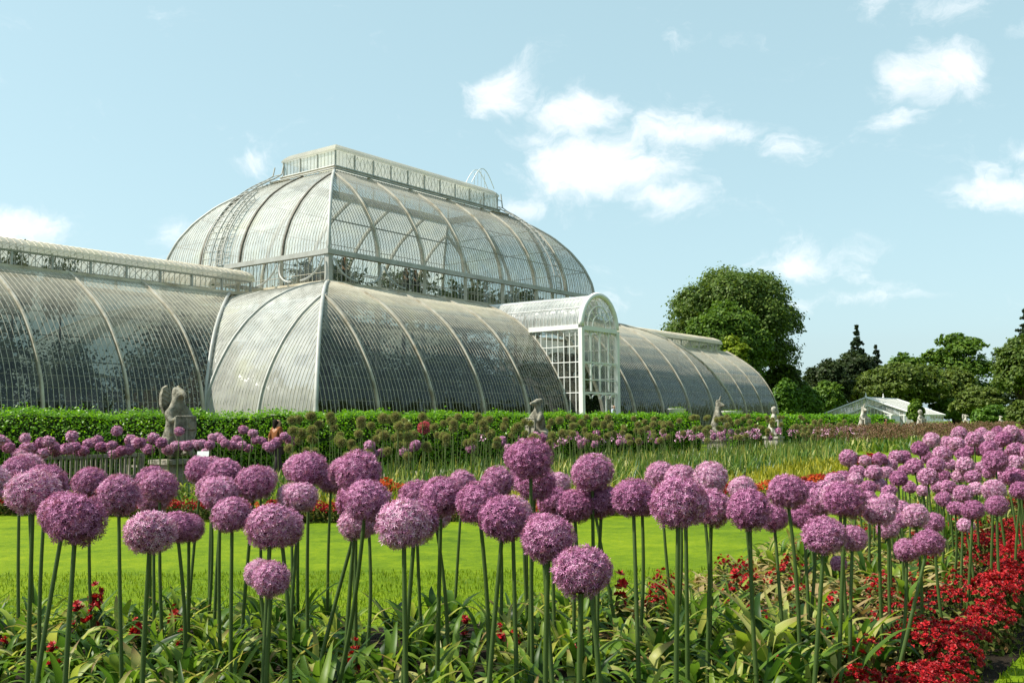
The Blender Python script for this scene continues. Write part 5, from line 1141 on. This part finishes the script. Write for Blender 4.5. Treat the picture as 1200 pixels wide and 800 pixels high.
# ------------------------------------------------------------------ red bedding plants
def red_plant(seed, R=.17, H=.22, nb=34, nlv=150, fr=.034):
    rg = np.random.default_rng(seed); D = unit(rg.normal(size=(nlv, 3))); D[:, 2] = np.abs(D[:, 2]); C = D * rg.uniform(.45, 1, (nlv, 1)) * [R, R, H]
    lf = np_quads('foliage', leaf_quads(C, unit(D + rg.normal(size=D.shape) * .5), .045, .024, rg)); V = []
    D = unit(rg.normal(size=(nb, 3))); D[:, 2] = np.abs(D[:, 2]) + .8; D = unit(D); C = D * rg.uniform(.95, 1.15, (nb, 1)) * [R, R, H]
    for k in range(nb):
        nn = unit(D[k] + rg.normal(size=3) * .3); t = unit(np.cross(nn, rg.normal(size=3))); b_ = np.cross(nn, t); s = fr * rg.uniform(.7, 1.25)
        for lay, m in ((1.0, 5), (.6, 5)):
            for j in range(m):
                a = 2 * PI * (j + .5 * (lay < 1)) / m; p_ = t * math.cos(a) + b_ * math.sin(a); q_ = -t * math.sin(a) + b_ * math.cos(a); s2 = s * lay; up = nn * s * (.25 if lay == 1 else .7)
                V.append([C[k], C[k] + p_ * s2 * .6 + q_ * s2 * .42 + up * .5, C[k] + p_ * s2 + up, C[k] + p_ * s2 * .6 - q_ * s2 * .42 + up * .5])
    return lf, np_quads('blossoms', np.array(V))
REDS = [red_plant(140 + i, .19, .25, 120, 300, .018) for i in range(4)]; SPARSE = [red_plant(150 + i, .13, .24, 22, 130, .020) for i in range(3)]; LONE = [red_plant(160 + i, .035, .26, 8, 40, .026) for i in range(3)]
def red(x, y, kind, label, group, s=1.0, bm='red', lm='bedleaf'):
    o = empty('red_bedding_plant', (x, y, .004), random.uniform(0, 6.28)); o.scale = (s, s, s * random.uniform(.85, 1.15)); lf, bl = random.choice(kind)
    f = bpy.data.objects.new('foliage', lf); b = bpy.data.objects.new('blossoms', bl)
    for q, m in ((f, lm), (b, bm)):
        if not q.data.materials: q.data.materials.append(None)
        link(q, o); q.material_slots[0].link = 'OBJECT'; q.material_slots[0].material = M[m]
    return tag(o, label, 'bedding plant', group)
random.seed(21)
ED = [(2.02, 5.15), (2.52, 5.9), (3.07, 6.7), (3.75, 7.8), (5.1, 10.3), (7.2, 13.6), (9.6, 17.4)]
def along(poly, step, off=0.0):
    r_ = []; carry = 0
    for (x0, y0), (x1, y1) in zip(poly[:-1], poly[1:]):
        l = math.hypot(x1 - x0, y1 - y0); nx, ny = (y1 - y0) / l, -(x1 - x0) / l; s = carry
        while s < l: r_.append((x0 + (x1 - x0) * s / l - nx * off, y0 + (y1 - y0) * s / l - ny * off)); s += step
        carry = s - l
    return r_
rows = [(.38, .02, 'outer row of the soil edge', 1.1), (.62, .36, 'second row from the soil edge', .95), (1.0, .74, 'third row from the soil edge', .9)]
for st, off, nm, s in rows:
    for i, (x, y) in enumerate(along(ED, st, off - .03)):
        if i >= 30: break
        red(x + random.gauss(0, .05), y + random.gauss(0, .05), REDS if off < .3 else REDS + SPARSE * 2 if off < .5 else SPARSE, f'red bedding plant, {ORD[i]} from the near end, {nm}', 'red plants along the soil edge', s * random.uniform(.85, 1.2))
SP = sorted(scatter(44, lambda x, y: inside(x, y, NEAR_BED) and .9 < x and x < .62 * y - 1.6 and vis(x, y), (.6, 9), (5.6, 16)), key=lambda t: t[1])
for i, (x, y) in enumerate(SP):
    red(x, y, SPARSE, f'sparse red plant among yellow leaves, {ORD[i % 11]} in the {["nearest", "second", "third", "farthest"][i // 11]} strip', 'sparse red plants inside the right bed', random.uniform(.9, 1.25))
for px, py, d, lb in ((112, 708, 7.2, 'highest of the lone red blossoms at left, against the lawn'), (92, 728, 6.8, 'lone red blossom left of its pair among leaves'), (110, 729, 6.75, 'lone large red blossom, right of its pair among leaves'), (206, 725, 6.9, 'lone red blossom beside the second left stem group'), (160, 748, 6.5, 'lone red blossom low between two left stems'), (62, 790, 5.8, 'lone red blossom at the bottom left corner'), (3, 762, 6.2, 'lone orange-red blossom at the left edge'),
                      (415, 793, 5.7, 'lone red blossom at the bottom, left of centre'), (546, 743, 6.6, 'small lone red blossom beside the central stems'), (584, 755, 6.4, 'lone red blossom left of its central pair'), (602, 764, 6.3, 'lone red blossom right of its central pair'), (672, 780, 5.9, 'lone red blossom under the lowest globe'), (726, 700, 7.3, 'lone red blossom right of the lowest globe'), (864, 682, 7.8, 'lone red blossom by the stems below the right wing'), (214, 758, 6.4, 'dull red blossom low beside the third left stem')):
    c = at(px, py, d); red(c[0], c[1], LONE, lb, 'lone red blossoms in the near bed', max(1.0, (c[2] + .10) / .27))
# front edge of the far bed
FE = [(-13, 18.1), (-11, 18.25), (-7.6, 17.8), (-4, 16.2), (.5, 16.35), (3.3, 18.7), (6.3, 21.7), (7.3, 24)]
for off, nm in ((.08, 'front row'), (.42, 'back row')):
    pts = [p for p in along(FE, .33, -off - .02) if -.60 < p[0] / p[1] < .33]
    ZF = [(-.6, -.40, 'behind the leftmost clump'), (-.40, -.22, 'behind the second clump'), (-.22, -.07, 'left of centre'), (-.07, .07, 'at the centre'), (.07, .2, 'right of centre'), (.2, .34, 'at its right end')]
    for a, b, zn in ZF:
        q = [p for p in pts if a <= p[0] / p[1] < b]
        for i, (x, y) in enumerate(q):
            rr = x / y > -.3 and random.random() < (.28 if off > .2 else .1)
            red(x + random.gauss(0, .04), y + random.gauss(0, .05), REDS if random.random() < .6 else SPARSE, f'far bed red edging plant, {ORD[min(i, 29)]} from left {zn}, {nm}', 'red edging plants of the far bed', random.uniform(.95, 1.3), 'orange' if rr else 'red', 'yellowleaf' if rr else 'bedleaf')
for i, (px, py, d, lb) in enumerate(((452, 575, 18.5, 'orange-red plant inside the far bed left of centre, left of two'), (470, 577, 18.6, 'orange-red plant inside the far bed left of centre, right of two'))):
    c = at(px, py, d); red(c[0], c[1], REDS, lb, 'orange plants inside the far bed', 1.7, 'orange')
for i in range(6):
    c = at(1003 + 5 * i, 548, 29.5 + .3 * i); red(c[0], c[1], REDS, f'bright red bedding plant at the lawn corner, {ORD[i]} from left', 'red plants at the lawn corner', 1.7)

rg = np.random.default_rng(77); Cs = [];  # unseen tree belt, added to darken glass reflections and cut skylight
for k in range(60):
    a = k / 59; y_ = -40 + 200 * a; p = np.array([max(48, 16 + .62 * y_ + 4), y_]) + np.abs(rg.normal(size=2)) * [5, 1]
    H = rg.uniform(20, 27); R = rg.uniform(4.5, 7)
    D = unit(rg.normal(size=(520, 3))); Cs.append(D * rg.uniform(.6, 1, (520, 1)) * [R, R, H * .5] + [p[0], p[1], H * .52])
Cs = np.concatenate(Cs); o = mesh_obj('unseen_woodland', np_quads('unseen_woodland', leaf_quads(Cs, unit(rg.normal(size=Cs.shape)), 1.7, 1.1, rg)), M['leaf_olive']); tag(o, 'unseen belt of trees added to darken the glass reflections', 'unseen_woodland', None, 'stuff')

blades('bed_foliage', 'green and yellowish foliage in front of the rusty flowers at right', scatter(5200, lambda x, y: 34 < (x - ST0[0]) * AX[0] + (y - ST0[1]) * AX[1] < 72 and .8 < vof(x, y) < 8.2, (4, 50), (36, 84)), (.35, .8), (.05, .11), 'blade', 14, lean=.5)
blades('lawn_grass', 'short grass blades along the edges of the lawn', scatter(16000, lambda x, y: not inside(x, y, NEAR_BED) and abs(x) < y * .56 + .3 and (not inside(x + .2, y - 1.3, NEAR_BED) or True), (-6, 6), (5.2, 10.5)), (.025, .06), (.004, .008), 'turf', 15, lean=.5)

stuff_heads('allium_heads', 'further small purple allium heads massed low behind the seedheads', 110, (9, 46), (.5, 2.4), (.8, 1.15), .14, 'petal', 4)

clump_mass('strap_leaves', 'large green leaves at the near corner beside the red flowers', 0, scatter(26, lambda x, y: inside(x + .4, y - .3, NEAR_BED), (1.1, 2.2), (5.2, 7.0)), CLUMP, 18, 'strap', (.8, 1.1))
